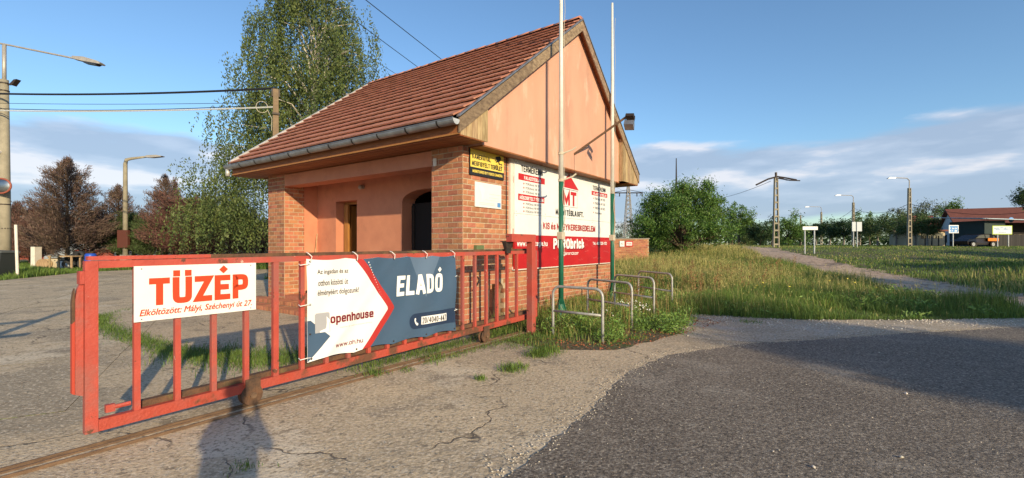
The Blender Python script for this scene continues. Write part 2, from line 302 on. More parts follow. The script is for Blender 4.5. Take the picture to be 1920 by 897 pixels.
class MB:
    def __init__(s): s.v = []; s.f = []
    def quad(s, a, b, c, d):
        n = len(s.v); s.v += [tuple(a), tuple(b), tuple(c), tuple(d)]; s.f.append((n, n + 1, n + 2, n + 3)); return s
    def box(s, x0, x1, y0, y1, z0, z1, ch=0.0):
        if ch > 0:   # chamfered along all edges on the outside: 24 verts
            P = []
            X = (x0, x1); Y = (y0, y1); Z = (z0, z1); n = len(s.v)
            idx = {}
            for i in (0, 1):
                for j in (0, 1):
                    for k in (0, 1):
                        sx = ch if i == 0 else -ch; sy = ch if j == 0 else -ch; sz = ch if k == 0 else -ch
                        idx[(i, j, k, 0)] = len(s.v); s.v.append((X[i], Y[j] + sy, Z[k] + sz))
                        idx[(i, j, k, 1)] = len(s.v); s.v.append((X[i] + sx, Y[j], Z[k] + sz))
                        idx[(i, j, k, 2)] = len(s.v); s.v.append((X[i] + sx, Y[j] + sy, Z[k]))
            q = lambda *a: s.f.append(tuple(idx[t] for t in a))
            q((0,0,0,0),(0,0,1,0),(0,1,1,0),(0,1,0,0)); q((1,0,0,0),(1,1,0,0),(1,1,1,0),(1,0,1,0))
            q((0,0,0,1),(1,0,0,1),(1,0,1,1),(0,0,1,1)); q((0,1,0,1),(0,1,1,1),(1,1,1,1),(1,1,0,1))
            q((0,0,0,2),(0,1,0,2),(1,1,0,2),(1,0,0,2)); q((0,0,1,2),(1,0,1,2),(1,1,1,2),(0,1,1,2))
            for k in (0, 1):
                for i in (0, 1): q((i,0,k,0),(i,0,k,2),(i,1,k,2),(i,1,k,0))
                for j in (0, 1): q((0,j,k,1),(0,j,k,2),(1,j,k,2),(1,j,k,1))
            for i in (0, 1):
                for j in (0, 1): q((i,j,0,0),(i,j,0,1),(i,j,1,1),(i,j,1,0))
            for i in (0, 1):
                for j in (0, 1):
                    for k in (0, 1): q((i,j,k,0),(i,j,k,1),(i,j,k,2))
            return s
        n = len(s.v)
        s.v += [(x0,y0,z0),(x1,y0,z0),(x1,y1,z0),(x0,y1,z0),(x0,y0,z1),(x1,y0,z1),(x1,y1,z1),(x0,y1,z1)]
        s.f += [(n,n+3,n+2,n+1),(n+4,n+5,n+6,n+7),(n,n+1,n+5,n+4),(n+1,n+2,n+6,n+5),(n+2,n+3,n+7,n+6),(n+3,n,n+4,n+7)]
        return s
    def tube(s, pts, rad, n=8, caps=True):
        pts = [Vector(p) for p in pts]; m = len(pts)
        rad = rad if isinstance(rad, (list, tuple)) else [rad] * m
        base = len(s.v); up = None
        for i, p in enumerate(pts):
            t = (pts[min(i + 1, m - 1)] - pts[max(i - 1, 0)]).normalized()
            if up is None:
                up = Vector((0, 0, 1)) if abs(t.z) < 0.9 else Vector((1, 0, 0))
            a = t.cross(up).normalized(); b = a.cross(t).normalized(); up = b
            for k in range(n):
                q = 2 * math.pi * k / n
                s.v.append(tuple(p + (a * math.cos(q) + b * math.sin(q)) * rad[i]))
        for i in range(m - 1):
            for k in range(n):
                s.f.append((base + i*n + k, base + i*n + (k+1) % n, base + (i+1)*n + (k+1) % n, base + (i+1)*n + k))
        if caps:
            s.f.append(tuple(base + k for k in range(n))[::-1]); s.f.append(tuple(base + (m-1)*n + k for k in range(n)))
        return s
    def prism(s, poly, fn, d0, d1):
        """poly: list of (a,b); fn(a,b,d)->xyz; solid between depths d0,d1"""
        n = len(s.v); m = len(poly)
        s.v += [tuple(fn(a, b, d0)) for a, b in poly] + [tuple(fn(a, b, d1)) for a, b in poly]
        tri = tessellate_polygon([[Vector((a, b, 0)) for a, b in poly]])
        for t in tri:
            s.f.append((n + t[0], n + t[1], n + t[2])); s.f.append((n + m + t[2], n + m + t[1], n + m + t[0]))
        for i in range(m):
            j = (i + 1) % m; s.f.append((n + i, n + j, n + m + j, n + m + i))
        return s
    def add(s, verts, faces):
        n = len(s.v); s.v += [tuple(v) for v in verts]; s.f += [tuple(i + n for i in f) for f in faces]; return s
    def mesh(s, name, m=None, smooth=False):
        me = bpy.data.meshes.new(name); me.from_pydata(s.v, [], s.f)
        import bmesh as _b
        bm = _b.new(); bm.from_mesh(me); _b.ops.recalc_face_normals(bm, faces=bm.faces); bm.to_mesh(me); bm.free()
        if m is not None: me.materials.append(MATS[m] if isinstance(m, str) else m)
        if smooth: me.polygons.foreach_set('use_smooth', [True] * len(me.polygons))
        return me
    def build(s, name, m, parent=None, smooth=False, **k):
        o = bpy.data.objects.new(name, s.mesh(name, m, smooth)); link(o, parent); return tag(o, **k)
def put(name, me, parent, loc=(0, 0, 0), rot=(0, 0, 0)):
    o = bpy.data.objects.new(name, me); link(o, parent); o.location = loc; o.rotation_euler = rot; return o

def np_mesh(name, V, F, m, parent=None, smooth=False, **k):
    """V (n,3), F (m,3|4) arrays"""
    me = bpy.data.meshes.new(name); nv, nf, w = len(V), len(F), F.shape[1]
    me.vertices.add(nv); me.vertices.foreach_set('co', np.ascontiguousarray(V, np.float32).ravel())
    me.loops.add(nf * w); me.loops.foreach_set('vertex_index', np.ascontiguousarray(F, np.int32).ravel())
    me.polygons.add(nf); me.polygons.foreach_set('loop_start', np.arange(0, nf * w, w, dtype=np.int32))
    me.update(calc_edges=True); me.validate()
    me.materials.append(MATS[m])
    if smooth: me.polygons.foreach_set('use_smooth', [True] * nf)
    o = bpy.data.objects.new(name, me); link(o, parent); return tag(o, **k)

def unit(a): return a / np.maximum(np.linalg.norm(a, axis=1, keepdims=True), 1e-9)
def leaf_arrays(P, size, aspect=0.6, up=None, updown=0.0):
    """rhombic leaves at points P with random orientation (or along direction array up)"""
    n = len(P); s = size * RNG.uniform(0.6, 1.35, (n, 1))
    a = unit(RNG.normal(size=(n, 3))) if up is None else unit(up + RNG.normal(size=(n, 3)) * updown)
    b = unit(np.cross(a, RNG.normal(size=(n, 3))))
    V = np.stack([P - a * s, P - b * s * aspect * 0.5 , P + a * s, P + b * s * aspect * 0.5], 1).reshape(-1, 3)
    F = np.arange(4 * n).reshape(n, 4)
    return V, F
def blob_points(n, c, r, clumps, spread, shell=0.5, flat_bottom=None, noise=0.35):
    """points gathered in clumps spread through an uneven ellipsoid"""
    d = unit(RNG.normal(size=(clumps, 3))); k = RNG.uniform(shell, 1, (clumps, 1)) ** 0.7
    k = k * (1 + noise * RNG.uniform(-1, 0.6, (clumps, 1)))
    C = d * k
    if flat_bottom is not None: C[:, 2] = np.maximum(C[:, 2], flat_bottom + RNG.uniform(-.1, .1, clumps))
    C = C * np.array(r) + np.array(c)
    idx = RNG.integers(0, clumps, n)
    return C[idx] + RNG.normal(size=(n, 3)) * spread * RNG.uniform(0.5, 1.2, (clumps, 1))[idx], C

# ---------------------------------------------------------------- lettering
def text_mb(body, x0, x1, z0, z1, bold=0.0, shear=0.0, slope=0.0, spacing=1.0):
    """text outline filled and fitted to a box, returned as verts (x,z) and faces"""
    cu = bpy.data.curves.new('t', 'FONT'); cu.body = body; cu.size = 1; cu.offset = 0; cu.shear = shear; cu.resolution_u = 3; cu.space_character = spacing
    ob = bpy.data.objects.new('t', cu); COL.objects.link(ob); dg = bpy.context.evaluated_depsgraph_get(); dg.update()
    me = bpy.data.meshes.new_from_object(ob.evaluated_get(dg))
    V = np.array([v.co[:2] for v in me.vertices]); F = [tuple(p.vertices) for p in me.polygons]
    bpy.data.objects.remove(ob); bpy.data.curves.remove(cu); bpy.data.meshes.remove(me)
    V = np.concatenate([V, np.zeros((len(V), 1))], 1)
    if bold > 0:      # heavier weight: the same outlines again, shifted a little, each a hair further out
        e = bold * .8; V0, F0, n0 = V.copy(), list(F), len(V)
        for k, (dx, dz) in enumerate(((-e, 0), (e, 0), (0, e*.7), (0, -e*.7))):
            V = np.concatenate([V, V0 + np.array([[dx, dz, .0004*(k+1)]])]); F += [tuple(i + n0*(k+1) for i in f) for f in F0]
    lo, hi = V[:, :2].min(0), V[:, :2].max(0)
    V[:, :2] = (V[:, :2] - lo) / (hi - lo) * np.array([x1 - x0, z1 - z0]) + np.array([x0, z0])
    return V, F
_O = [(.5, 1), (.92, .97), (1, .72), (1, .28), (.92, .03), (.5, 0), (.08, .03), (0, .28), (0, .72), (.08, .97), (.5, 1)]
_o = [(.5, .72), (.95, .70), (1, .36), (.95, .02), (.5, 0), (.05, .02), (0, .36), (.05, .70), (.5, .72)]
GLY = {  # centre lines of a plain block alphabet: width, then strokes ('~' first = rounded)
 'T': (.62, [(0, 1), (1, 1)], [(.5, 1), (.5, 0)]), 'U': (.62, ['~', (0, 1), (0, .35), (.03, .03), (.5, 0), (.97, .03), (1, .35), (1, 1)]), 'Z': (.58, [(0, 1), (1, 1), (0, 0), (1, 0)]),
 'E': (.54, [(1, 1), (0, 1), (0, 0), (1, 0)], [(0, .52), (.85, .52)]), 'F': (.52, [(1, 1), (0, 1), (0, 0)], [(0, .5), (.85, .5)]), 'P': (.58, [(0, .44), (0, 0)], ['~', (0, .44), (0, 1), (0, 1), (.7, 1), (1, .94), (1, .5), (.7, .44), (0, .44)]),
 'R': (.60, [(0, .46), (0, 0)], ['~', (0, .46), (0, 1), (0, 1), (.7, 1), (1, .94), (1, .52), (.7, .46), (0, .46)], [(.5, .46), (1, 0)]), 'B': (.58, ['~', (0, .5), (0, 1), (0, 1), (.7, 1), (.95, .95), (.95, .56), (.7, .52), (0, .52)], ['~', (0, .52), (.7, .52), (1, .46), (1, .06), (.7, 0), (0, 0), (0, 0), (0, .5)]),
 'L': (.52, [(0, 1), (0, 0), (1, 0)]), 'A': (.72, [(0, 0), (.40, 1), (.60, 1), (1, 0)], [(.16, .27), (.84, .27)]), 'D': (.62, ['~', (0, .5), (0, 1), (0, 1), (.5, 1), (.98, .92), (1, .5), (.98, .08), (.5, 0), (0, 0), (0, 0), (0, .5)]),
 'O': (.66, ['~'] + _O), 'K': (.62, [(0, 0), (0, 1)], [(.95, 1), (.08, .44)], [(.38, .62), (1, 0)]), 'I': (.0, [(.5, 0), (.5, 1)]), 'N': (.62, [(0, 0), (0, 1), (1, 0), (1, 1)]), 'M': (.80, [(0, 0), (0, 1), (.5, .15), (1, 1), (1, 0)]),
 'S': (.56, ['~', (1, .80), (.95, 1), (.5, 1), (.02, .98), (.02, .56), (.5, .53), (1, .48), (1, .02), (.5, 0), (.03, 0), (0, .22)]), 'G': (.64, ['~', (1, .76), (.95, 1), (.5, 1), (.03, .98), (0, .5), (.03, .02), (.5, 0), (.95, .0), (1, .2), (1, .45)], [(1, .46), (.6, .46)]),
 'C': (.62, ['~', (1, .76), (.95, 1), (.5, 1), (.03, .98), (0, .5), (.03, .02), (.5, 0), (.95, .0), (1, .24)]), 'Y': (.66, [(0, 1), (.5, .46), (1, 1)], [(.5, .5), (.5, 0)]), 'H': (.62, [(0, 0), (0, 1)], [(1, 0), (1, 1)], [(0, .52), (1, .52)]), 'V': (.66, [(0, 1), (.5, 0), (1, 1)]),
 '0': (.56, ['~'] + _O), '1': (.30, [(0, .8), (.8, 1), (.8, 0)]), '2': (.56, ['~', (0, .78), (.05, 1), (.5, 1), (1, .98), (1, .6), (.5, .35), (0, .06), (0, 0)], [(0, 0), (1, 0)]), '4': (.60, [(.75, 0), (.75, 1), (0, .26), (1, .26)]), '7': (.56, [(0, 1), (1, 1), (.35, 0)]),
 '6': (.56, ['~', (.95, .9), (.8, 1), (.4, 1), (0, .9), (0, .1), (.4, 0), (1, .02), (1, .55), (.4, .6), (.02, .5)]), '5': (.56, [(1, 1), (.08, 1), (.02, .55)], ['~', (.02, .55), (.5, .64), (1, .58), (1, .02), (.5, 0), (.0, .04)]), '8': (.56, ['~', (.5, .53), (.95, .55), (.95, 1), (.5, 1), (.05, 1), (.05, .55), (.5, .53)], ['~', (.5, .53), (1, .5), (1, 0), (.5, 0), (0, 0), (0, .5), (.5, .53)]), '3': (.54, ['~', (0, .85), (.1, 1), (.5, 1), (.95, .98), (.95, .55), (.4, .53)], ['~', (.4, .53), (1, .5), (1, .02), (.5, 0), (.05, 0), (0, .18)]),
 '/': (.36, [(0, -.05), (1, 1.05)]), '-': (.34, [(0, .42), (1, .42)]), '.': (.0, [(.5, 0), (.5, .01)]), ':': (.0, [(.5, .0), (.5, .01)], [(.5, .6), (.5, .61)]), '!': (.0, [(.5, 0), (.5, .01)], [(.5, .3), (.5, 1)]),
 'o': (.52, ['~'] + _o), 'p': (.52, [(0, .72), (0, -.3)], ['~', (0, .6), (.3, .72), (.95, .72), (1, .36), (.95, 0), (.3, 0), (0, .12)]), 'b': (.52, [(0, 1), (0, 0)], ['~', (0, .6), (.3, .72), (.95, .72), (1, .36), (.95, 0), (.3, 0), (0, .12)]), 'd': (.52, [(1, 1), (1, 0)], ['~', (1, .6), (.7, .72), (.05, .72), (0, .36), (.05, 0), (.7, 0), (1, .12)]),
 'g': (.52, ['~', (1, .72), (1, -.15), (.9, -.3), (.1, -.3)], ['~', (1, .6), (.7, .72), (.05, .72), (0, .36), (.05, 0), (.7, 0), (1, .12)]), 'e': (.50, ['~', (0, .36), (1, .36), (1, .36), (1, .70), (.5, .72), (.03, .70), (0, .36), (.03, .02), (.5, 0), (.95, .04)]), 'n': (.50, [(0, .72), (0, 0)], ['~', (0, .5), (.3, .72), (.95, .72), (1, .5), (1, 0)]), 'h': (.50, [(0, 1), (0, 0)], ['~', (0, .5), (.3, .72), (.95, .72), (1, .5), (1, 0)]),
 'u': (.50, [(1, .72), (1, 0)], ['~', (1, .22), (.7, 0), (.05, 0), (0, .22), (0, .72)]), 's': (.46, ['~', (.95, .62), (.8, .72), (.1, .72), (.02, .42), (.5, .37), (1, .33), (.95, 0), (.3, 0), (0, .1)]), 'r': (.32, [(0, .72), (0, 0)], ['~', (0, .45), (.3, .70), (1, .72)]), 'i': (.0, [(.5, 0), (.5, .72)], [(.5, .97), (.5, .98)]), 'c': (.48, ['~', (1, .58), (.9, .72), (.4, .72), (0, .7), (0, .02), (.4, 0), (.9, 0), (1, .14)]),
 'k': (.50, [(0, 1), (0, 0)], [(.9, .72), (.08, .3)], [(.35, .45), (1, 0)]), 'w': (.76, [(0, .72), (.25, 0), (.5, .66), (.75, 0), (1, .72)]), 'l': (.0, [(.5, 0), (.5, 1)]), 'y': (.54, [(0, .72), (.5, 0)], [(1, .72), (.35, -.3)]), 't': (.32, [(.3, .95), (.3, .05), (1, 0)], [(0, .72), (1, .72)]), 'a': (.48, ['~', (.05, .64), (.2, .72), (.9, .72), (1, .55), (1, 0)], ['~', (1, .42), (.4, .42), (0, .36), (0, 0), (.5, 0), (1, .1)]),
 'z': (.46, [(0, .72), (1, .72), (0, 0), (1, 0)]), 'm': (.80, [(0, .72), (0, 0)], ['~', (0, .5), (.2, .72), (.48, .72), (.5, .5), (.5, 0)], ['~', (.5, .5), (.7, .72), (.98, .72), (1, .5), (1, 0)]), 'v': (.52, [(0, .72), (.5, 0), (1, .72)]), 'x': (.5, [(0, .72), (1, 0)], [(1, .72), (0, 0)]), 'j': (.1, [(.8, .72), (.8, -.2), (0, -.3)], [(.8, .97), (.8, .98)])}
ACC = {'Á': 'A1', 'É': 'E1', 'Í': 'I1', 'Ó': 'O1', 'Ú': 'U1', 'Ü': 'U2', 'Ö': 'O2', 'Ő': 'O3', 'Ű': 'U3', 'á': 'a1', 'é': 'e1', 'í': 'i1', 'ó': 'o1', 'ú': 'u1', 'ü': 'u2', 'ö': 'o2', 'ő': 'o3', 'ű': 'u3'}
def stroke_mb(body, x0, x1, z0, z1, wt=.17, shear=0.0, gap=.62):
    """block lettering drawn with strokes of even weight; z0..z1 is the height of a plain capital"""
    H = z1 - z0; t = wt * H
    chars = []; W0 = 0; fixed = 0
    for ch in body:
        acc = None
        if ch in ACC: ch, acc = ACC[ch]
        if ch == ' ': chars.append((None, None, W0, 0)); W0 += .32; continue
        w = GLY[ch][0]; chars.append((ch, acc, W0, w)); W0 += w; fixed += 1
    n = fixed; tot = (x1 - x0) - n*t - (n - 1)*t*gap; kx = tot / max(W0, 1e-6)
    V, F = [], []; cur = x0; lay = 0
    def strip(pts, closed, cap):
        nonlocal lay
        pts = [Vector(p) for p in pts]
        q = [pts[0]]
        for p in pts[1:]:
            if (p - q[-1]).length > t*.02: q.append(p)
        if len(q) < 2: q = [pts[0], pts[0] + Vector((0, t*.02))]
        pts = q; m = len(pts)
        if cap and not closed:
            a = (pts[0] - pts[1]).normalized(); b = (pts[-1] - pts[-2]).normalized(); pts[0] = pts[0] + a*t/2; pts[-1] = pts[-1] + b*t/2
        if closed and (pts[0] - pts[-1]).length < t*.05: pts = pts[:-1]; m = len(pts)
        q = [pts[0]]
        for a_, b_ in zip(pts, pts[1:] + ([pts[0]] if closed else [])):
            k_ = max(1, int((b_ - a_).length / max(t*1.2, .012)))
            for j_ in range(1, k_ + 1): q.append(a_.lerp(b_, j_/k_))
        if closed: q = q[:-1]
        pts = q; m = len(pts)
        base = len(V); y = .00025*lay; lay += 1
        for i in range(m):
            a = pts[i-1] if (i or closed) else None; b = pts[(i+1) % m] if (i < m-1 or closed) else None; p = pts[i]
            d0 = (p - a).normalized() if a is not None else (b - p).normalized(); d1 = (b - p).normalized() if b is not None else d0
            nn = Vector((-(d0.y + d1.y), d0.x + d1.x)); nn = nn.normalized() if nn.length > 1e-6 else Vector((-d0.y, d0.x)); c = max(.42, nn.dot(Vector((-d0.y, d0.x))))
            for s_ in (1, -1): r = p + nn*(s_*t/2/c); V.append((r.x, r.y, y))
        for i in range(m if closed else m-1):
            j = (i+1) % m; F.append((base+2*i, base+2*i+1, base+2*j+1, base+2*j))
    def chaikin(p, k=2):
        for _ in range(k):
            o = [p[0]]
            for a, b in zip(p[:-1], p[1:]): o += [(a[0]*.75+b[0]*.25, a[1]*.75+b[1]*.25), (a[0]*.25+b[0]*.75, a[1]*.25+b[1]*.75)]
            p = o + [p[-1]]
        return p
    for ch, acc, _, w in chars:
        if ch is None: cur += .32*kx; continue
        gw = w*kx; sx = lambda u: cur + t/2 + u*gw if w > 0 else cur + t/2; sz = lambda v: z0 + t/2 + v*(H - t)
        for st in GLY[ch][1:]:
            rd = st[0] == '~'; p = st[1:] if rd else st; closed = rd and p[0] == p[-1]; p = chaikin(p) if rd else p
            diag = (not rd) and len(p) == 2 and abs(p[0][0]-p[1][0]) > .1 and abs(p[0][1]-p[1][1]) > .1
            strip([(sx(a), sz(b)) for a, b in p], closed, not diag)
        if acc:
            top = 1.0 if ch.isupper() else .72; zc = sz(top) + t*1.12; mx = sx(.5)
            if acc == '1': strip([(mx - t*.2, zc), (mx + t*.55, zc + t*.75)], False, False)
            elif acc == '2':
                for k in (-1, 1): strip([(mx + k*t*.85, zc), (mx + k*t*.85, zc + t*.02)], False, True)
            else:
                for k in (-.6, .6): strip([(mx + k*t - t*.15, zc), (mx + k*t + t*.4, zc + t*.7)], False, False)
        cur += t + gw + t*gap
    if shear: V[:] = [(a + (b - z0)*shear, b, c) for a, b, c in V]
    return V, F
def S_(body, x0, x1, z0, z1, wt=.17, shear=0.0, gap=.62): return lambda: stroke_mb(body, x0, x1, z0, z1, wt, shear, gap)
def print_on(parent, name, y, items, m, thick=0.0, surf=None):
    """items: (text, x0, x1, z0, z1, bold, shear) laid on the plane y; surf(x,z)->y offset"""
    mb = MB()
    for it in items:
        if callable(it): vv, ff = it()
        else:
            b, x0, x1, z0, z1, *r = it
            vv, ff = text_mb(b, x0, x1, z0, z1, *(r or (0.0,)))
        mb.add([(p[0], y + (surf(p[0], p[1]) if surf else 0) - (p[2] if len(p) > 2 else 0), p[1]) for p in vv], ff)
    me = bpy.data.meshes.new(name); me.from_pydata(mb.v, [], mb.f); me.materials.append(MATS[m])
    return link(bpy.data.objects.new(name, me), parent)
def flat(*polys):
    def f():
        V, F = [], []
        for p in polys:
            n = len(V); V += list(p); F.append(tuple(range(n, n + len(p))))
        return V, F
    return f
def rect(a, b, c, d): return [(a, c), (b, c), (b, d), (a, d)]
def disc(x, z, r, n=12, sx=1): return [(x + math.cos(2*math.pi*i/n) * r * sx, z + math.sin(2*math.pi*i/n) * r) for i in range(n)]

# ================================================================ GROUND
def build_ground():
    def axis(lo, hi, near, step):
        a = [0.0]; s = step
        while a[-1] < hi:
            if a[-1] > near: s *= 1.18
            a.append(a[-1] + s)
        b = [0.0]; s = step
        while b[-1] > lo:
            if b[-1] < -near: s *= 1.18
            b.append(b[-1] - s)
        return np.array(sorted(set(a + b)))
    X = axis(-2500, 2500, 40, 0.8); Y = axis(-400, 3500, 60, 0.8)
    gx, gy = np.meshgrid(X, Y); z = hgt(gx, gy)
    V = np.stack([gx.ravel(), gy.ravel(), z.ravel()], 1); nx = len(X)
    i = np.arange(len(Y) - 1)[:, None] * nx + np.arange(nx - 1)[None]
    F = np.stack([i, i + 1, i + 1 + nx, i + nx], -1).reshape(-1, 4)
    np_mesh('ground', V, F, 'soil_ground', smooth=True, label='dark soil and turf ground of the whole place', kind='structure')
build_ground()
def rough(poly, step=0.25, amp=0.05, seed=0):
    rr = random.Random(seed); out = []
    for i, a in enumerate(poly):
        b = poly[(i + 1) % len(poly)]; L = math.dist(a, b); n = max(1, int(L / step)) if L < 60 else 1
        if max(abs(a[0]), abs(a[1]), abs(b[0]), abs(b[1])) > 28: n = max(1, n // 6)
        for k in range(n):
            t = k / n; j = amp * (1 if k else 0.3)
            out.append((a[0] + (b[0]-a[0])*t + rr.uniform(-j, j), a[1] + (b[1]-a[1])*t + rr.uniform(-j, j)))
    return out
def sheet(name, poly, z, m, label, parent=None):
    tri = tessellate_polygon([[Vector((a, b, 0)) for a, b in poly]])
    me = bpy.data.meshes.new(name); me.from_pydata([(a, b, z) for a, b in poly], [], [tuple(t) for t in tri]); me.materials.append(MATS[m])
    import bmesh as _b
    bm = _b.new(); bm.from_mesh(me)
    for f in bm.faces:
        if f.normal.z < 0: f.normal_flip()
    bm.to_mesh(me); bm.free()
    o = bpy.data.objects.new(name, me); link(o, parent); tag(o, label=label, kind='structure'); return o
YARD = [(-45, -30), (-.6, -30), (-0.5, 1.8), (0.3, 3.0), (1.05, 4.15), (1.85, 5.6), (2.6, 6.5), (4.1, 7.3), (5.0, 7.6), (7.4, 8.3), (10, 8.9), (20, 9.3),
        (20, 10.0), (9, 9.25), (6, 9.35), (4.4, 9.7), (3.0, 8.45), (1.6, 7.15), (0.5, 7.15), (0.1, 7.6), (-0.3, 8.0), (-1.3, 8.7), (-2.5, 10.0), (-6.8, 13.1), (-2, 19), (-8, 24), (-11.6, 21.8), (-12.5, 30), (-24, 33), (-25.2, 27.6), (-23, 21), (-30, 18.5), (-45, 17)]
yard = sheet('concrete_yard', rough(YARD, 0.3, 0.05, 3), 0.004, 'concrete_ground', 'worn pale concrete yard running under the gate')
ASPH = [(-1.2, -30), (-1.15, 1.2), (-0.85, 2.2), (-0.06, 3.2), (0.7, 4.4), (1.47, 5.87), (2.23, 6.77), (3.8, 7.6), (4.8, 7.8), (7.2, 8.5), (9.9, 9.1), (20, 9.5), (40, 9.5), (40, -30)]
sheet('asphalt_road', rough(ASPH, 0.12, 0.035, 5), 0.012, 'asphalt_ground', 'coarse dark asphalt of the road in the foreground')
GRAV = [(3.0, 8.0), (4.0, 7.75), (4.8, 7.95), (7.2, 8.62), (9.9, 9.2), (20, 9.6), (20, 10.6), (12, 10.4), (9, 10.0), (6.2, 10.0), (5.2, 10.5), (4.2, 10.9), (3.6, 10.0), (3.1, 9.0)]
sheet('gravel_verge', rough(GRAV, 0.15, 0.07, 9), 0.008, 'gravel_ground', 'strip of loose pale gravel between asphalt and meadow')
def build_track():
    C = [(15.5, 2), (14.3, 8), (14.0, 12), (14.6, 15.5), (15.3, 18.5), (16.0, 22), (16.9, 27), (18.2, 33), (21.5, 42), (40, 80), (75, 150)]
    P = []
    for i in range(len(C) - 1):
        for k in range(12):
            t = k / 12; p0 = C[max(i-1, 0)]; p1 = C[i]; p2 = C[i+1]; p3 = C[min(i+2, len(C)-1)]
            P.append(tuple(0.5*((2*p1[j])+(-p0[j]+p2[j])*t+(2*p0[j]-5*p1[j]+4*p2[j]-p3[j])*t*t+(-p0[j]+3*p1[j]-3*p2[j]+p3[j])*t**3) for j in (0, 1)))
    V = []; F = []; W_ = 12
    for i, p in enumerate(P):
        q = P[min(i + 1, len(P) - 1)]; o = P[max(i - 1, 0)]; t = Vector((q[0]-o[0], q[1]-o[1])).normalized(); n = Vector((t.y, -t.x))
        hw = (2.0 if p[1] < 24 else 1.6) + 0.22 * math.sin(i * 1.3) + .12*math.sin(i*2.9)
        for k in range(W_ + 1):
            u = (k / W_ * 2 - 1) * hw; x, y = p[0] + n.x*u + random.uniform(-.05, .05), p[1] + n.y*u
            V.append((x, y, hz(x, y) + 0.035 - (0.05 if abs(abs(u) - 0.85) < 0.3 else 0) * 0.5))
    for i in range(len(P) - 1):
        for k in range(W_):
            a = i*(W_+1)+k; F.append((a, a+1, a+W_+2, a+W_+1))
    np_mesh('dirt_track', np.array(V), np.array(F), 'dirt_ground', smooth=True, label='rutted pinkish dirt track crossing the meadow', kind='structure')
    return P
TRACK = np.array(build_track())
def inside(poly, x, y):
    c = False; j = len(poly) - 1
    for i in range(len(poly)):
        a, b = poly[i], poly[j]
        if (a[1] > y) != (b[1] > y) and x < (b[0]-a[0])*(y-a[1])/(b[1]-a[1])+a[0]: c = not c
        j = i
    return c
def np_inside(poly, x, y):
    c = np.zeros(len(x), bool); j = len(poly) - 1
    for i in range(len(poly)):
        a, b = poly[i], poly[j]
        with np.errstate(divide='ignore', invalid='ignore'):
            c ^= ((a[1] > y) != (b[1] > y)) & (x < (b[0]-a[0])*(y-a[1])/((b[1]-a[1]) or 1e-9)+a[0])
        j = i
    return c
def gate_side(x, y):   # >0 : behind the gate line
    return (x - GATE0.x) * VX.x + (y - GATE0.y) * VX.y
def bld(x, y):         # building local
    return (x - CORNER.x) * UX.x + (y - CORNER.y) * UX.y, (x - CORNER.x) * VX.x + (y - CORNER.y) * VX.y
def build_slabs():
    """cast slabs of the yard, each a piece of its own with open joints"""
    for (ox, oy, ang, w, l, side) in ((-1.6, 6.2, math.atan2(0.861, -0.509), 3.2, 2.6, 1), (-0.1, 5.6, math.atan2(0.84, 0.55), 1.9, 2.3, -1)):
        a = Vector((math.cos(ang), math.sin(ang))); b = Vector((-a.y, a.x)); rr = random.Random(4)
        jit = {}
        def node(i, j):
            if (i, j) not in jit: jit[(i, j)] = Vector((ox, oy)) + a*(i*l) + b*(j*w) + Vector((rr.uniform(-.08, .08), rr.uniform(-.08, .08)))
            return jit[(i, j)]
        for i in range(-12, 14):
            for j in range(-12, 12):
                q = [node(i, j), node(i+1, j), node(i+1, j+1), node(i, j+1)]; c = sum(q, Vector((0, 0))) / 4
                if c.y < 2.2 or c.y > 26 or abs(c.x) > c.y * 1.25 + 3: continue
                if any(not inside(YARD, p.x, p.y) for p in q): continue
                if any(gate_side(p.x, p.y) * side < 0.25 for p in q): continue
                if any((lambda s: s[0] > -1.3 and s[1] > -0.3 and s[1] < 7.9 and s[0] < 9)(bld(p.x, p.y)) for p in q): continue
                q = [p + (c - p).normalized() * 0.016 for p in q]
                out = []
                for k in range(4):
                    for t in (0, .2, .4, .6, .8):
                        p = q[k].lerp(q[(k+1) % 4], t); out.append((p.x + rr.uniform(-.012, .012) - c.x, p.y + rr.uniform(-.012, .012) - c.y))
                mb = MB(); mb.prism(out, lambda x, y, d: (x, y, d), -0.05, 0.0)
                o = mb.build('concrete_slab', 'concrete_ground', yard); o.data.materials.append(MATS['soil_ground'])
                for pl_ in o.data.polygons:
                    if abs(pl_.normal.z) < .7: pl_.material_index = 1
                o['_'] = 0; del o['_']; o.location = (c.x, c.y, 0.0095 + rr.uniform(-.001, .0015))
build_slabs()

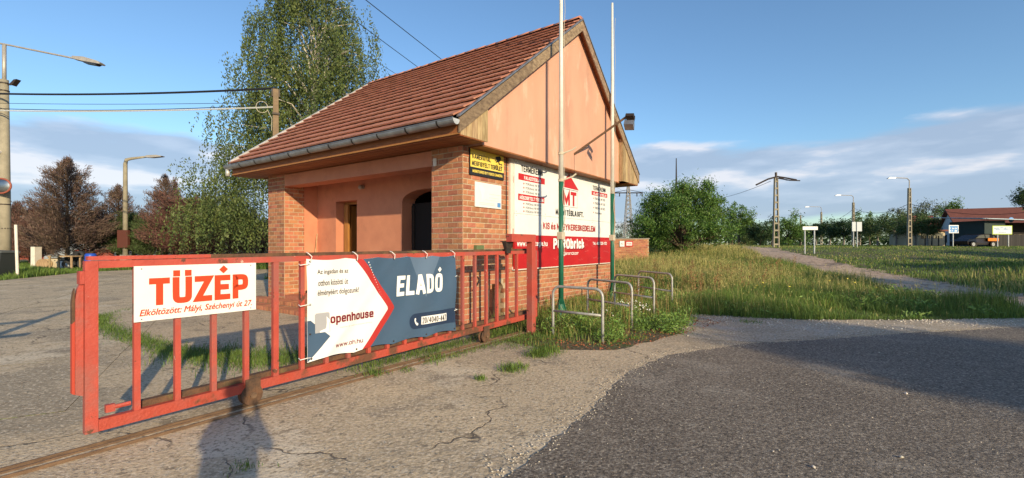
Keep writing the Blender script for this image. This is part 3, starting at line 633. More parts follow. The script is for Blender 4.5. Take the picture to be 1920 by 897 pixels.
# ================================================================ GATEHOUSE
def build_house():
    H = thing('gatehouse', 'small brick and salmon plaster gatehouse with steep red tiled roof behind the gate', 'building', CORNER, RZ)
    LB, ZT = 7.02, 3.45
    # --- mortar cores
    arch = [(0.76, 0.0)] + [(1.03 - 0.25*math.cos(math.pi*k/10), 0.62 + 0.25*math.sin(math.pi*k/10)) for k in range(11)] + [(1.28, 0.0)]
    out = [(0.001, -0.1), (0.76, -0.1)] + arch[1:-1] + [(1.28, -0.1), (7.0, -0.1), (7.0, ZT), (0.001, ZT)]
    wall = MB().prism(out, lambda a, b, d: (a, d, b), 0.001, 0.30).build('brick_wall', 'mortar', H)
    MB().box(0.70, 1.34, 0.301, 0.36, 0, 0.95).build('niche_back', 'brick_clay_joined', H)
    pn = MB().box(0.001, 0.45, 0.30, 0.81, -0.1, ZT).build('brick_pier', 'mortar', H)
    pf = MB().box(0.001, 0.55, 6.201, LB, 0.02, ZT).build('brick_pier', 'mortar', H)
    MB().box(0.55, 0.95, 6.21, LB, 0.02, ZT).build('porch_return', 'plaster_porch', H)
    # --- brick positions (face, a centre, z centre, half run)
    BL, BH, J = 0.25, 0.1015, 0.019
    items = []
    def face(kind, a0, a1, z0, z1, skip=None):
        nrow = int(round((z1 - z0) / BH))
        for r in range(nrow):
            zc = z0 + (r + .5) * BH; x = a0 - (BL / 2 if r % 2 else 0)
            while x < a1 - 1e-6:
                p0, p1 = max(x, a0), min(x + BL, a1); x += BL
                if p1 - p0 < 0.05: continue
                if skip and skip((p0+p1)/2, zc): continue
                items.append((kind, (p0 + p1) / 2, zc, (p1 - p0) - J, BH - J))
    sk = lambda s, z: (0.74 < s < 1.30 and z < 0.66) or ((s-1.03)**2 + (z-.62)**2 < 0.27**2) or (1.66 < s < 6.45 and 1.16 < z < 3.38)
    face('g', 0.0, 7.0, 0.0, ZT, sk)
    face('p', 0.0, 0.81, 0.0, ZT)
    face('q', 6.2, LB, 0.04, ZT)
    face('r', 0.0, 0.56, 0.04, ZT)
    face('e', 0.012, 0.30, 0.0, ZT)      # far end of the gable wall
    def place(k, a, z):
        if k == 'g': return (a, 0.004, z), 0
        if k == 'p': return (0.004, a, z), -math.pi/2
        if k == 'q': return (0.004, a, z), -math.pi/2
        if k == 'r': return (a, 6.204, z), 0
        return (7.006, a, z), math.pi/2
    def area(it):
        (lx, ly, lz), _ = place(*it[:3]); w = CORNER + UX*lx + VX*ly
        px = 960 + FPX*w.x/w.y; py = 460 - FPX*(lz-1.6)/w.y
        beh = it[0] in 'gp' and px < 1000 and py > 480     # behind the gate bars
        foreshort = 0.9 if it[0] == 'g' else 0.4
        return (it[3]*it[4])/w.y**2 * foreshort * (0.45 if beh else 1) * (0.0 if it[0] == 'e' else 1) * (0 if (it[0] == 'p' and px > 572 and px < 848 and 480 < py < 640) else 1)
    items.sort(key=area, reverse=True)
    cache = {}
    rest = MB()
    for n, it in enumerate(items):
        k, a, z, w, h = it; (lx, ly, lz), rz = place(k, a, z)
        pr = random.uniform(-0.002, 0.003)
        if n < 298:
            key = round(w, 2)
            if key not in cache: cache[key] = MB().box(-w/2, w/2, -0.028, 0.028, -h/2, h/2, 0.004).mesh('brick', 'brick_clay')
            par = {'g': wall, 'e': wall, 'p': wall, 'q': pf, 'r': pf}[k]
            if k == 'p' and ly > 0.3: par = pn
            d = (0, -pr, 0) if k in 'gr' else (-pr, 0, 0)
            put('brick', cache[key], par, (lx + d[0], ly + d[1] + (0.018 if k in 'gr' else 0), lz) if k in 'gr' else (lx + 0.018 + d[0], ly, lz), (0, 0, rz))
        else:
            t = MB().box(-w/2, w/2, -0.028, 0.028, -h/2, h/2)
            c, s_ = math.cos(rz), math.sin(rz)
            off = (0.0, 0.018) if k in 'gr' else ((0.018, 0) if k in 'pq' else (-0.018, 0))
            rest.add([(lx + off[0] + x*c - y*s_, ly + off[1] + x*s_ + y*c, lz + zz) for x, y, zz in t.v], t.f)
    rest.build('brick', 'brick_clay_joined', wall, kind='stuff')
    # --- porch: floor, steps, beam, ceiling, back wall
    MB().box(-0.0, 0.97, 0.83, 6.19, -0.1, 0.30).build('porch_floor', 'brick_clay_joined', H)
    for k, (s0, z1) in enumerate(((-0.36, 0.20), (-0.72, 0.10))):
        st = MB().box(s0 + 0.012, s0 + 0.345, 1.2, 7.4 + 0.25*k, -0.1, z1 - 0.05).build('step', 'mortar', H)
        mb = MB(); y = 1.2
        while y < 7.35 + 0.25*k: mb.box(s0, s0 + 0.352, y, y + 0.115, z1 - 0.095, z1, 0.004); y += 0.127
        mb.build('brick', 'brick_clay_joined', st, kind='stuff')
    MB().box(0.004, 0.42, 0.81, 6.38, 3.14, 3.44).build('beam', 'plaster_porch', H)
    MB().box(0.42, 0.97, 0.3, 6.21, 3.38, 3.44).build('porch_ceiling', 'plaster_porch', H)
    dz = 2.76
    archo = [(1.25, 0.3), (1.25, 2.62)] + [(1.995 - 0.745*math.cos(math.pi*k/10), 2.62 + 0.26*math.sin(math.pi*k/10)) for k in range(1, 10)] + [(2.74, 2.62), (2.74, 0.3)]
    outl = [(0.3, 0.3)] + archo + [(4.45, 0.3), (4.45, dz), (5.35, dz), (5.35, 0.3), (6.21, 0.3), (6.21, 3.38), (0.3, 3.38)]
    MB().prism(outl, lambda a, b, d: (d, a, b), 0.95, 1.35).build('porch_wall', 'plaster_porch', H)
    # walls of the room
    MB().box(1.35, 6.99, 6.7, LB, 0, ZT).box(6.7, 7.0, 0.31, 6.7, 0, ZT).build('side_wall', 'plaster_porch', H)
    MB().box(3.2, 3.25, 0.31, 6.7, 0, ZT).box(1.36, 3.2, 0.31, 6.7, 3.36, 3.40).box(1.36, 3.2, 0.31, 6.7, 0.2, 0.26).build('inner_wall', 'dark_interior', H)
    # door left: wooden frame with leaf standing open, dark room behind
    d1 = thing_part('door', H); 
    MB().box(1.22, 1.30, 4.452, 4.52, 0.3, dz).box(1.22, 1.30, 5.27, 5.348, 0.3, dz).box(1.22, 1.30, 4.52, 5.27, dz-.07, dz-0.002).build('frame', 'door_wood', d1)
    lf = MB().box(1.33, 2.1, 5.20, 5.25, 0.32, dz-.09); lf.build('door_leaf', 'door_wood', d1)
    MB().box(1.14, 1.20, 5.10, 5.26, 0.32, dz-.08).build('door_leaf', 'door_wood', d1)
    d2 = thing_part('door', H)
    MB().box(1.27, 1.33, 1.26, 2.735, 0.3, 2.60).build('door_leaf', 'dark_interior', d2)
    MB().box(1.24, 1.265, 1.95, 2.02, 0.3, 2.55).box(1.24, 1.265, 2.64, 2.73, 0.3, 2.55).build('frame', 'dark_metal', d2)
    # small fittings
    l = MB(); l.tube([(0.949, 4.18, 3.07), (0.90, 4.18, 3.07)], [0.05, 0.06], 12).tube([(0.90, 4.18, 3.07), (0.84, 4.18, 3.05), (0.80, 4.18, 3.04)], [0.055, 0.06, 0.02], 12)
    l.build('porch_lamp', 'lamp_metal', H, smooth=True)
    MB().box(-0.03, -0.004, 0.66, 0.75, 3.13, 3.28, 0.005).build('junction_box', 'white_frame', H)
    # --- gable plaster (proud of the brick), boxed eaves ends, bargeboards
    L1_ = LB + .66; AP = (3.87, 7.15); ES, EZ = -0.65, 3.76; FS, FZ = 7.74, 3.80
    def lz(s): return EZ + (AP[1]-EZ)*(s-ES)/(AP[0]-ES)
    def rz_(s): return FZ + (AP[1]-FZ)*(FS-s)/(FS-AP[0])
    g0, g1 = 0.16, 6.52; th = 0.10
    pl = [(g0, ZT), (g1, ZT), (g1, rz_(g1)-th), (AP[0], AP[1]-th-.02), (g0, lz(g0)-th)]
    MB().prism(pl, lambda a, b, d: (a, d, b), -0.33, 0.10).build('gable_plaster', 'plaster_salmon', H)
    MB().prism([(0, ZT+.001), (7.0, ZT+.001), (7, rz_(7)-.2), (AP[0], AP[1]-.3), (0, lz(0)-.2)], lambda a, b, d: (a, d, b), LB-.3, LB).build('rear_gable', 'plaster_salmon', H)
    MB().box(0.16, 6.52, -0.345, 0.0, ZT-0.03, ZT-0.002).build('gable_soffit', 'wood_brown', H)
    # vertical boards of the two boxed ends
    def boards(s0, s1, n, zf, y0, y1):
        w = (s1 - s0) / n
        for k in range(n):
            a, b = s0 + k*w + .003, s0 + (k+1)*w - .003
            q = MB(); q.prism([(a, 3.475), (b, 3.475), (b, zf(b) - 0.14), (a, zf(a) - 0.14)], lambda a_, b_, d: (a_, d, b_), y0 - random.uniform(0, .004), y1)
            q.build('end_board', 'wood_pale', H)
    boards(-0.60, 0.155, 5, lz, -0.47, -0.44); boards(6.525, 7.68, 7, rz_, -0.47, -0.44)
    for k in range(3):
        MB().prism([(6.50, 0), (6.525, 0), (6.525, 1), (6.50, 1)], lambda a_, b_, d: (a_, d, 3.475 + b_ * (rz_(6.5) - .16 - 3.475)), -0.465 + k*0.045, -0.423 + k*0.045).build('end_board', 'wood_pale', H)
    def barge(p, q, y0, y1, dpt, m, name, n=1):
        for k in range(n):
            a = (p[0] + (q[0]-p[0])*k/n, p[1] + (q[1]-p[1])*k/n); b = (p[0] + (q[0]-p[0])*(k+1)/n, p[1] + (q[1]-p[1])*(k+1)/n)
            MB().prism([(a[0], a[1]-dpt), (b[0], b[1]-dpt), b, a], lambda a_, b_, d: (a_, d, b_), y0, y1).build(name, m, H)
    barge((ES, EZ-.02), (AP[0], AP[1]-.02), -0.50, -0.472, 0.25, 'wood_weathered', 'bargeboard', 2)
    barge((AP[0]+.002, AP[1]-.02), (FS, FZ-.02), -0.50, -0.472, 0.25, 'wood_weathered', 'bargeboard', 2)
    barge((ES-.01, EZ+.03), (AP[0], AP[1]+.03), -0.515, -0.44, 0.03, 'zinc', 'verge_flashing')
    barge((AP[0]+.002, AP[1]+.03), (FS+.01, FZ+.03), -0.515, -0.44, 0.03, 'zinc', 'verge_flashing')
    barge((ES-.03, EZ+.11), (AP[0], AP[1]+.11), L1_-.02, L1_+.06, 0.16, 'zinc_light', 'verge_flashing')
    # underside boarding of the verge (right slope seen from below)
    n = 22
    for sgn, P0, P1 in ((1, (0.16, lz(.16)), AP), (-1, AP, (6.52, rz_(6.52)))):
        MB().prism([(P0[0], P0[1]-.13), (P1[0], P1[1]-.13), (P1[0], P1[1]-.11), (P0[0], P0[1]-.11)], lambda a_, b_, d: (a_, d, b_), -0.471, -0.31).build('verge_soffit', 'wood_brown', H)
    # --- eaves: fascia, soffit boards
    L0, L1 = -0.47, LB + 0.66
    MB().box(-0.625, -0.60, L0, L1, 3.475, 3.72).build('fascia', 'wood_brown', H)
    MB().box(-0.640, -0.626, L0, L1, 3.475, 3.50).build('fascia_trim', 'door_wood', H)
    MB().box(7.68, 7.705, L0, L1, 3.475, 3.74).build('fascia', 'wood_brown', H)
    sb = MB().box(-0.0735/2, 0.0735/2, L0 + .002, L1 - .002, -0.009, 0.009).mesh('soffit_board', 'wood_brown')
    for k in range(8): put('soffit_board', sb, H, (-0.56 + k*0.08, 0, 3.465 - (0.002 if k % 2 else 0)))
    MB().box(7.0, 7.68, L0 + .002, L1 - .002, 3.45, 3.47).build('soffit', 'wood_brown', H)
    MB().box(-0.6, 7.68, L1 - .03, L1, 3.48, 3.75).build('end_board', 'wood_brown', H)
    MB().prism([(ES, EZ-.12), (AP[0], AP[1]-.12), (AP[0], AP[1]-.05), (ES, EZ-.05)], lambda a_, b_, d: (a_, d, b_), -0.44, L1).prism(
        [(AP[0]+.001, AP[1]-.12), (FS, FZ-.12), (FS, FZ-.05), (AP[0]+.001, AP[1]-.05)], lambda a_, b_, d: (a_, d, b_), -0.44, L1).build('roof_deck', 'dark_board', H)  # deck coloured near black to deepen the shade in the tile gaps
    # --- tiles: every course of the front slope
    SL = Vector((AP[0]-ES, 0, AP[1]-EZ)); LEN = SL.length; ang = math.atan2(SL.z, SL.x); NR = 17; NC = 27; cw = (L1 + 0.44) / NC; rh = LEN / NR
    tm = MB()      # local x up the slope, y across, z normal; butt end thick and lipped
    w2 = cw/2 - 0.004
    prof = [(-w2, 0), (-w2 + .015, .012), (-0.01, .004), (0.01, .004), (w2 - .02, .016), (w2, .006)]
    vs = []; 
    for x, t, lo_ in ((-0.06, 0.086, 0.060), (rh + 0.02, 0.022, 0.0)):
        for y, b in prof: vs.append((x, y, t + b*.5))
        for y, b in prof: vs.append((x, y, lo_))
    m_ = len(prof); F = []
    for i in range(m_-1):
        F.append((i, i+1, 2*m_+i+1, 2*m_+i)); F.append((m_+i+1, m_+i, 3*m_+i, 3*m_+i+1)); F.append((i+1, i, m_+i, m_+i+1)); F.append((2*m_+i, 2*m_+i+1, 3*m_+i+1, 3*m_+i))
    F.append((0, 2*m_, 3*m_, m_)); F.append((m_-1, 2*m_-1, 4*m_-1, 3*m_-1))
    tm.add(vs, F); tme = tm.mesh('roof_tile', 'roof_tile')
    cells = [(r, c) for r in range(NR) for c in range(NC)]
    def ta(rc):
        r, c = rc; p = CORNER + UX*(ES + SL.x*(r+.5)/NR) + VX*(-0.44 + (c+.5)*cw); return -1/ (p.y**2)
    cells.sort(key=lambda rc: (rc[1] + rc[0]*0.6)); cells.sort(key=ta)
    roof = thing_part('roof', H); restt = MB(); t0 = MB(); t0.v = tm.v; t0.f = tm.f
    def xf(r, c, mirror=False):
        tilt = -0.075 + random.uniform(-.006, .006)
        if not mirror:
            p = Vector((ES, 0, EZ)) + SL * (r / NR); a = ang
            Mx = Matrix.Translation(p + Vector((0, -0.44 + (c+.5)*cw, 0.0))) @ Matrix.Rotation(-a, 4, 'Y') @ Matrix.Rotation(-tilt*0, 4, 'Y')
        return Mx @ Matrix.Translation((0, 0, random.uniform(-.003, .003)))
    for n_, (r, c) in enumerate(cells):
        Mx = xf(r, c)
        if n_ < 298:
            o = put('roof_tile', tme, roof); o.matrix_local = Mx
        else: restt.add([tuple(Mx @ Vector(v)) for v in tm.v], tm.f)
    SR = Vector((AP[0]-FS, 0, AP[1]-FZ)); ar = math.atan2(SR.z, -SR.x); nr2 = 16; k2 = SR.length/nr2/rh
    for r in range(nr2):
        for c in range(0, NC):
            Mx = Matrix.Translation(Vector((FS, -0.44 + (c+.5)*cw, FZ)) + SR*(r/nr2)) @ Matrix.Rotation(math.pi, 4, 'Z') @ Matrix.Rotation(-ar, 4, 'Y')
            restt.add([tuple(Mx @ Vector((v[0]*k2, v[1], v[2]))) for v in tm.v], tm.f)
    restt.build('roof_tile', 'roof_tile_joined', roof, kind='stuff')
    rt = MB()
    half = [(0.13*math.cos(q), 0.085*math.sin(q)) for q in [math.pi*k/8 for k in range(9)]]
    vs = [(x*1.08, 0, z + .012) for x, z in half] + [(x, 0.40, z) for x, z in half]; rt.add(vs, [(i, i+1, 10+i, 9+i) for i in range(8)] + [tuple(range(9))[::-1], tuple(range(9, 18))])
    rme = rt.mesh('ridge_tile', 'roof_tile', True); y = -0.46
    while y < L1 - .3: put('ridge_tile', rme, roof, (AP[0], y, AP[1] - 0.0 + random.uniform(-.004, .006))); y += 0.372
    # --- gutter with brackets
    g = MB(); n = 10; r0 = 0.082; gc = (-0.735, 3.705)
    prof = [(gc[0] - r0*math.cos(math.pi*k/n), gc[1] - r0*math.sin(math.pi*k/n)*1.15) for k in range(n+1)]
    prof2 = [(gc[0] - (r0-.006)*math.cos(math.pi*k/n), gc[1] - (r0-.006)*math.sin(math.pi*k/n)*1.15) for k in range(n+1)]
    loop = prof + prof2[::-1]
    ys = (L0 - 0.03, L1 + 0.08)
    vs = [(x, ys[0], z) for x, z in loop] + [(x, ys[1], z - 0.0) for x, z in loop]; q = len(loop)
    g.add(vs, [(i, (i+1) % q, q + (i+1) % q, q + i) for i in range(q)])
    gut = g.build('gutter', 'zinc', H, smooth=False)
    g = MB(); g.prism(prof, lambda a, b, d: (a, d, b), ys[0] - .004, ys[0]).prism(prof, lambda a, b, d: (a, d, b), ys[1], ys[1] + .004); g.build('gutter_end', 'zinc_light', gut)
    g = MB(); g.tube([(gc[0] - r0, ys[0], gc[1] + .005), (gc[0] - r0, ys[1], gc[1] + .005)], 0.011, 6); g.build('gutter_bead', 'zinc', gut)
    y = L0 + 0.35
    br = MB(); pb = [(-(r0+.006)*math.cos(math.pi*k/n), -(r0+.006)*math.sin(math.pi*k/n)*1.15) for k in range(n+1)]
    pb2 = [(-(r0+.0005)*math.cos(math.pi*k/n), -(r0+.0005)*math.sin(math.pi*k/n)*1.15) for k in range(n+1)]
    lp = pb + pb2[::-1]; q = len(lp)
    br.add([(x, -0.016, z) for x, z in lp] + [(x, 0.016, z) for x, z in lp], [(i, (i+1) % q, q + (i+1) % q, q + i) for i in range(q)])
    br.box(0.07, 0.135, -0.016, 0.016, -0.05, 0.03); bme = br.mesh('gutter_bracket', 'dark_metal')
    while y < L1: put('gutter_bracket', bme, gut, (gc[0], y, gc[1])); y += 0.78
    MB().tube([(gc[0], L1 + .02, gc[1] - .08), (gc[0], L1 + .02, gc[1] - .26)], 0.055, 12).build('downpipe', 'zinc_light', H, smooth=True)
    # pale vertical pipe left of the big board, cable and hook on the wall
    MB().tube([(1.33, -0.03, 1.75), (1.33, -0.03, 3.42)], 0.008, 6).build('cable', 'cable_black', H)
    # small bits on the wall behind the gate
    MB().tube([(0.40, -0.02, 1.0), (0.43, -0.05, 0.93), (0.35, -0.05, 0.84), (0.24, -0.03, 0.74)], 0.012, 6).build('loose_cable', 'cable_black', H)
    MB().box(0.30, 0.52, -0.09, 0.0, 1.44, 1.60, 0.008).build('junction_box', mat('green_box', (0.12, 0.16, 0.07), 0.7), H)
    return H
def thing_part(name, parent):
    o = bpy.data.objects.new(name, None); o.empty_display_size = 0.1; link(o, parent); return o
HOUSE = build_house()

def Wl(s, t, z=0): return CORNER + UX*s + VX*t + Vector((0, 0, z))
# ================================================================ SIGNS ON THE HOUSE
def build_board():
    B = thing('advertising_board', 'large white and red advertising board covering most of the gable brickwork', 'sign', Wl(1.5, 0, 0), RZ)
    X0, X1, Z0, ZR, ZM, Z1 = 0.06, 5.06, 1.09, 1.82, 2.275, 3.43; y = -0.07
    ox = 1.5
    for a, b, c, d in ((X0, X1, ZM+.003, Z1), (X0, X1, ZR+.003, ZM-.003)): MB().box(a, b, y, -0.03, c, d).build('panel', 'white_board', B)
    MB().box(X0, X1, y - .004, -0.03, Z0, ZR).build('panel', 'red_board', B, label='red lower panel')
    MB().box(X0 - .02, X1 + .01, y - .006, -0.01, Z0 - .025, Z0 - .002).box(X0 - .02, X1, -0.03, -0.002, Z0, Z0 + .05).box(X0, X1, -0.03, -0.002, 2.2, 2.25).box(X0, X1, -0.03, -0.002, 3.2, 3.25).build('frame', 'white_frame', B)
    MB().box(X0 - .13, X0 - .012, -0.06, -0.002, ZR, Z1).build('side_strip', 'white_frame', B)
    MB().box(X0 - .035, X0 - .012, -0.062, -0.06, 2.92, 3.05).box(X0 - .06, X0 - .012, -0.062, -0.06, 1.84, 1.95).build('tape', mat('pink_tape', (0.62, 0.30, 0.25), 0.7), B)
    def s(px): return px          # board coordinates along the wall, from its left edge
    def P(px, py):                # photo pixel to board coordinates, worked out on the wall plane
        r = Vector(((px-960)/FPX, 1)); u = Vector((UX.x, UX.y)); o = Vector((CORNER.x, CORNER.y)) - Vector((VX.x, VX.y))*0.07
        det = r.x*(-u.y) + u.x*r.y; k = (o.x*(-u.y) + u.x*o.y)/det; ss = (r.x*o.y - r.y*o.x)/(-det) if False else ((k*r.y - o.y)/u.y)
        return ss - ox, 1.6 + (460-py)/FPX*k
    def line(txt, pl, pr, bold=0.0, shear=0.0, tall=None):
        (a, z0), (b, z1_) = P(*pl), P(*pr); return (txt, a, b, min(z0, z1_) if tall is None else z0, (z1_ if tall is None else z0 + tall), bold, shear)
    yy = y - 0.003
    blk = []; red = []; gry = []; wht = []; mar = []
    # left column
    blk.append(S_('TERMÉKEINK', 0.30, 1.19, 3.19, 3.33, .17))
    bars = [rect(0.20, 1.28, 3.005, 3.145), rect(0.19, 1.26, 2.565, 2.705)]
    z = 2.90
    wht.append(S_('FALAZÓTÉGLÁK', 0.42, 1.10, 3.03, 3.105, .19)); wht.append(S_('HŐSZIGETELT TÉGLÁK', 0.25, 1.21, 2.59, 2.665, .19))
    dots = []
    for k, t in enumerate(('PORObrick  NF 30', 'PORObrick  NF 38', 'PORObrick  NF 44')):
        zc = 2.94 - k*0.09; dots.append(disc(0.41, zc, 0.021)); gry.append((t, 0.48, 1.04, zc - .026, zc + .026, 0.0))
    for k, t in enumerate(('PORObrick  NF RW 30', 'PORObrick  NF RW 38', 'PORObrick  NF RW 44')):
        zc = 2.505 - k*0.083; dots.append(disc(0.41, zc, 0.021)); gry.append((t, 0.48, 1.12, zc - .026, zc + .026, 0.0))
    # right column
    blk.append(S_('TERMÉKEINK', 3.80, 4.68, 3.13, 3.25, .15)); bars.append(rect(3.74, 4.78, 2.985, 3.10)); wht.append(S_('VÁLASZFALTÉGLÁK', 3.82, 4.70, 3.0, 3.065, .18))
    for k, t in enumerate(('PORObrick  NF 10/50', 'PORObrick  NF 12/50', 'PORObrick  NF 20/25', 'Áthidalók')):
        zc = 2.90 - k*0.13; dots.append(disc(3.86, zc, 0.02)); gry.append((t, 3.94, 4.62 if k < 3 else 4.4, zc - .035, zc + .035, 0.0))
    # logo : roof over two letters
    roofp = [(1.98, 3.045), (2.98, 3.03), (2.45, 3.40)]
    logo = [roofp, disc(2.45, 3.385, 0.03)]
    box = [rect(2.06, 2.92, 2.995, 3.01), rect(2.06, 2.90, 2.56, 2.57), rect(2.06, 2.07, 2.571, 2.994), rect(2.89, 2.90, 2.571, 2.994)]
    red.append(S_('MT', 2.13, 2.84, 2.60, 2.96, .24, 0, .5))
    blk.append(S_('MÁLYI TÉGLA KFT.', 1.78, 3.24, 2.34, 2.48, .20))
    mar.append(S_('KIS és NAGYKERESKEDELEM', 1.20, 3.95, 1.97, 2.13, .20))
    print_on(B, 'bar_print', yy, [flat(*bars), flat(*logo), flat(*dots)], 'red_print'); print_on(B, 'line_print', yy, [flat(*box)], 'grey_print')
    print_on(B, 'lettering', yy - .002, red, 'red_print'); print_on(B, 'lettering', yy - .002, blk, 'black_print')
    print_on(B, 'lettering', yy - .002, gry, 'grey_print'); print_on(B, 'lettering', yy - .002, wht, 'white_print'); print_on(B, 'lettering', yy - .002, mar, 'maroon_print')
    wr = [S_('www.malyitegla.hu', 0.14, 1.38, 1.58, 1.69, .18, 0, .6), S_('PORObrick', 1.66, 3.28, 1.51, 1.765, .24, 0, .45), S_('Tel.: 46/528-100', 3.80, 4.72, 1.61, 1.69, .19, 0, .6), S_('téglarendszer', 2.0, 2.95, 1.355, 1.435, .14, 0, .6)]
    print_on(B, 'lettering', y - .009, wr, 'white_print')
    print_on(B, 'lettering_shadow', y - .0065, [S_('PORObrick', 1.69, 3.31, 1.485, 1.74, .24, 0, .45)], 'dark_red_print')
    # creases in the red foil
    cr = []
    for k in range(26):
        a = random.uniform(.2, 4.6); z = random.uniform(1.14, 1.78); l = random.uniform(.1, .55); pts = [(a + l*i/5, z + random.uniform(-.012, .012) - .02*i*random.uniform(-.5, .8)) for i in range(6)]
        cr.append([(p, q) for p, q in pts] + [(p, q + .004) for p, q in pts[::-1]])
    print_on(B, 'crease', y - .0052, [flat(*cr)], mat('crease_white', (0.72, 0.25, 0.22), 0.6).name)
    print_on(B, 'screw', y - .002, [flat(*[disc(a, z, .012, 8) for a in (.12, 1.3, 2.6, 3.8, 4.98) for z in (2.32, 2.23, 3.38)])], 'grey_print')
build_board()
def build_small_signs():
    S = thing('warning_sign', 'yellow and black camera warning sign high on the brick pier', 'sign', Wl(0.16, -0.0, 2.93), RZ)
    w, h = 1.07, 0.50
    MB().box(0, w, -0.035, -0.008, 0, h).build('panel', 'black_print', S)
    MB().box(0.012, w - .012, -0.039, -0.036, 0.15, h - .012).build('yellow_field', 'yellow_print', S)
    print_on(S, 'lettering', -0.042, [S_('KAMERÁVAL', 0.06, 0.62, 0.31, 0.40, .18), S_('MEGFIGYELT TERÜLET', 0.05, 1.00, 0.18, 0.27, .18)], 'black_print')
    print_on(S, 'lettering', -0.040, [S_('MONITORED BY VIDEO CAMERA', 0.07, 1.0, 0.05, 0.105, .2)], 'yellow_print')
    cam_i = [[(0.74, 0.37), (0.80, 0.45), (0.93, 0.475), (0.97, 0.42), (0.93, 0.37), (0.80, 0.33)], [(0.86, 0.36), (0.90, 0.36), (0.93, 0.31), (0.89, 0.30)], rect(0.90, 0.99, 0.30, 0.32), rect(0.985, 1.0, 0.28, 0.34)]
    print_on(S, 'camera_symbol', -0.042, [flat(*cam_i)], 'black_print'); print_on(S, 'camera_symbol', -0.044, [flat(disc(0.775, 0.375, .032, 14))], 'yellow_print'); print_on(S, 'camera_symbol', -0.046, [flat(disc(0.775, 0.375, .018, 14))], 'black_print')
    N = thing('notice_board', 'blank white notice board with small blue square on the brick pier', 'sign', Wl(0.32, 0, 2.335), RZ)
    MB().box(0, 0.83, -0.03, -0.008, 0, 0.48, .003).build('panel', 'white_board', N)
    print_on(N, 'blue_square', -0.033, [flat(rect(0.69, 0.80, 0.03, 0.12))], 'blue_print')
    print_on(N, 'faint_print', -0.033, [flat(rect(0.12, 0.62, 0.055, .06), rect(0.12, 0.6, 0.085, .09), rect(0.42, 0.8, 0.27, .274), rect(0.42, 0.74, 0.2, .204), rect(0.3, 0.74, 0.15, .154))], 'pale_grey_print')
    print_on(N, 'faint_print', -0.0325, [flat([(0.10, .42), (0.2, .44), (0.3, .36), (0.26, .25), (0.2, .12), (0.18, .25), (0.12, .34)])], 'pale_blue_print')
build_small_signs()
# floodlight arm on the gable
def build_flood():
    tip = Wl(3.75, -1.70, 4.45); F = thing('floodlight', 'black floodlight on a long rusty arm reaching out from the gable', 'lamp', Wl(3.55, -0.33, 3.82))
    o = F.location; r = lambda p: Vector(p) - o
    a = Wl(3.74, -0.33, 3.84); end = Wl(3.95, -1.62, 4.62)
    # the arm rises away from the wall towards the camera side
    MB().tube([r(a), r(end)], 0.028, 8).build('arm', 'rail_rust', F)
    MB().tube([r(a), r(a + Vector((0, 0, -.5)))], 0.006, 5).build('cable', 'cable_black', F)
    h = thing_part('lamp_head', F); h.location = r(end + Vector((0.06, 0, -0.02))); h.rotation_euler = (0.1, 0.25, RZ + 0.2); h.scale = (.72, .72, .72)
    mb = MB(); mb.prism([(-.16, -.05), (.12, -.07), (.16, .03), (-.12, .06)], lambda p, q, d: (p, d, q), -0.13, 0.13); mb.build('housing', 'dark_metal', h)
    hb = MB(); hb.prism([(-.10, -.16), (.10, -.20), (.17, -.38), (-.13, -.32)], lambda p, q, d: (p + .02, d, q), -0.15, 0.15); hb.build('reflector', 'zinc', h)
    MB().box(-.02, .02, -.155, -.135, -.25, .02).box(-.02, .02, .135, .155, -.25, .02).build('bracket', 'dark_metal', h)
build_flood()
BR_ = thing('broom', 'thin stick of a broom leaning in the left corner of the porch', 'broom', Wl(.62, 5.98, .30), RZ)
MB().tube([(0, 0, .04), (.24, .10, 1.62)], .016, 8).build('stick', 'wood_pale', BR_)
MB().box(-.06, .06, -.18, .18, 0, .07, .01).build('brush', 'dark_metal', BR_)

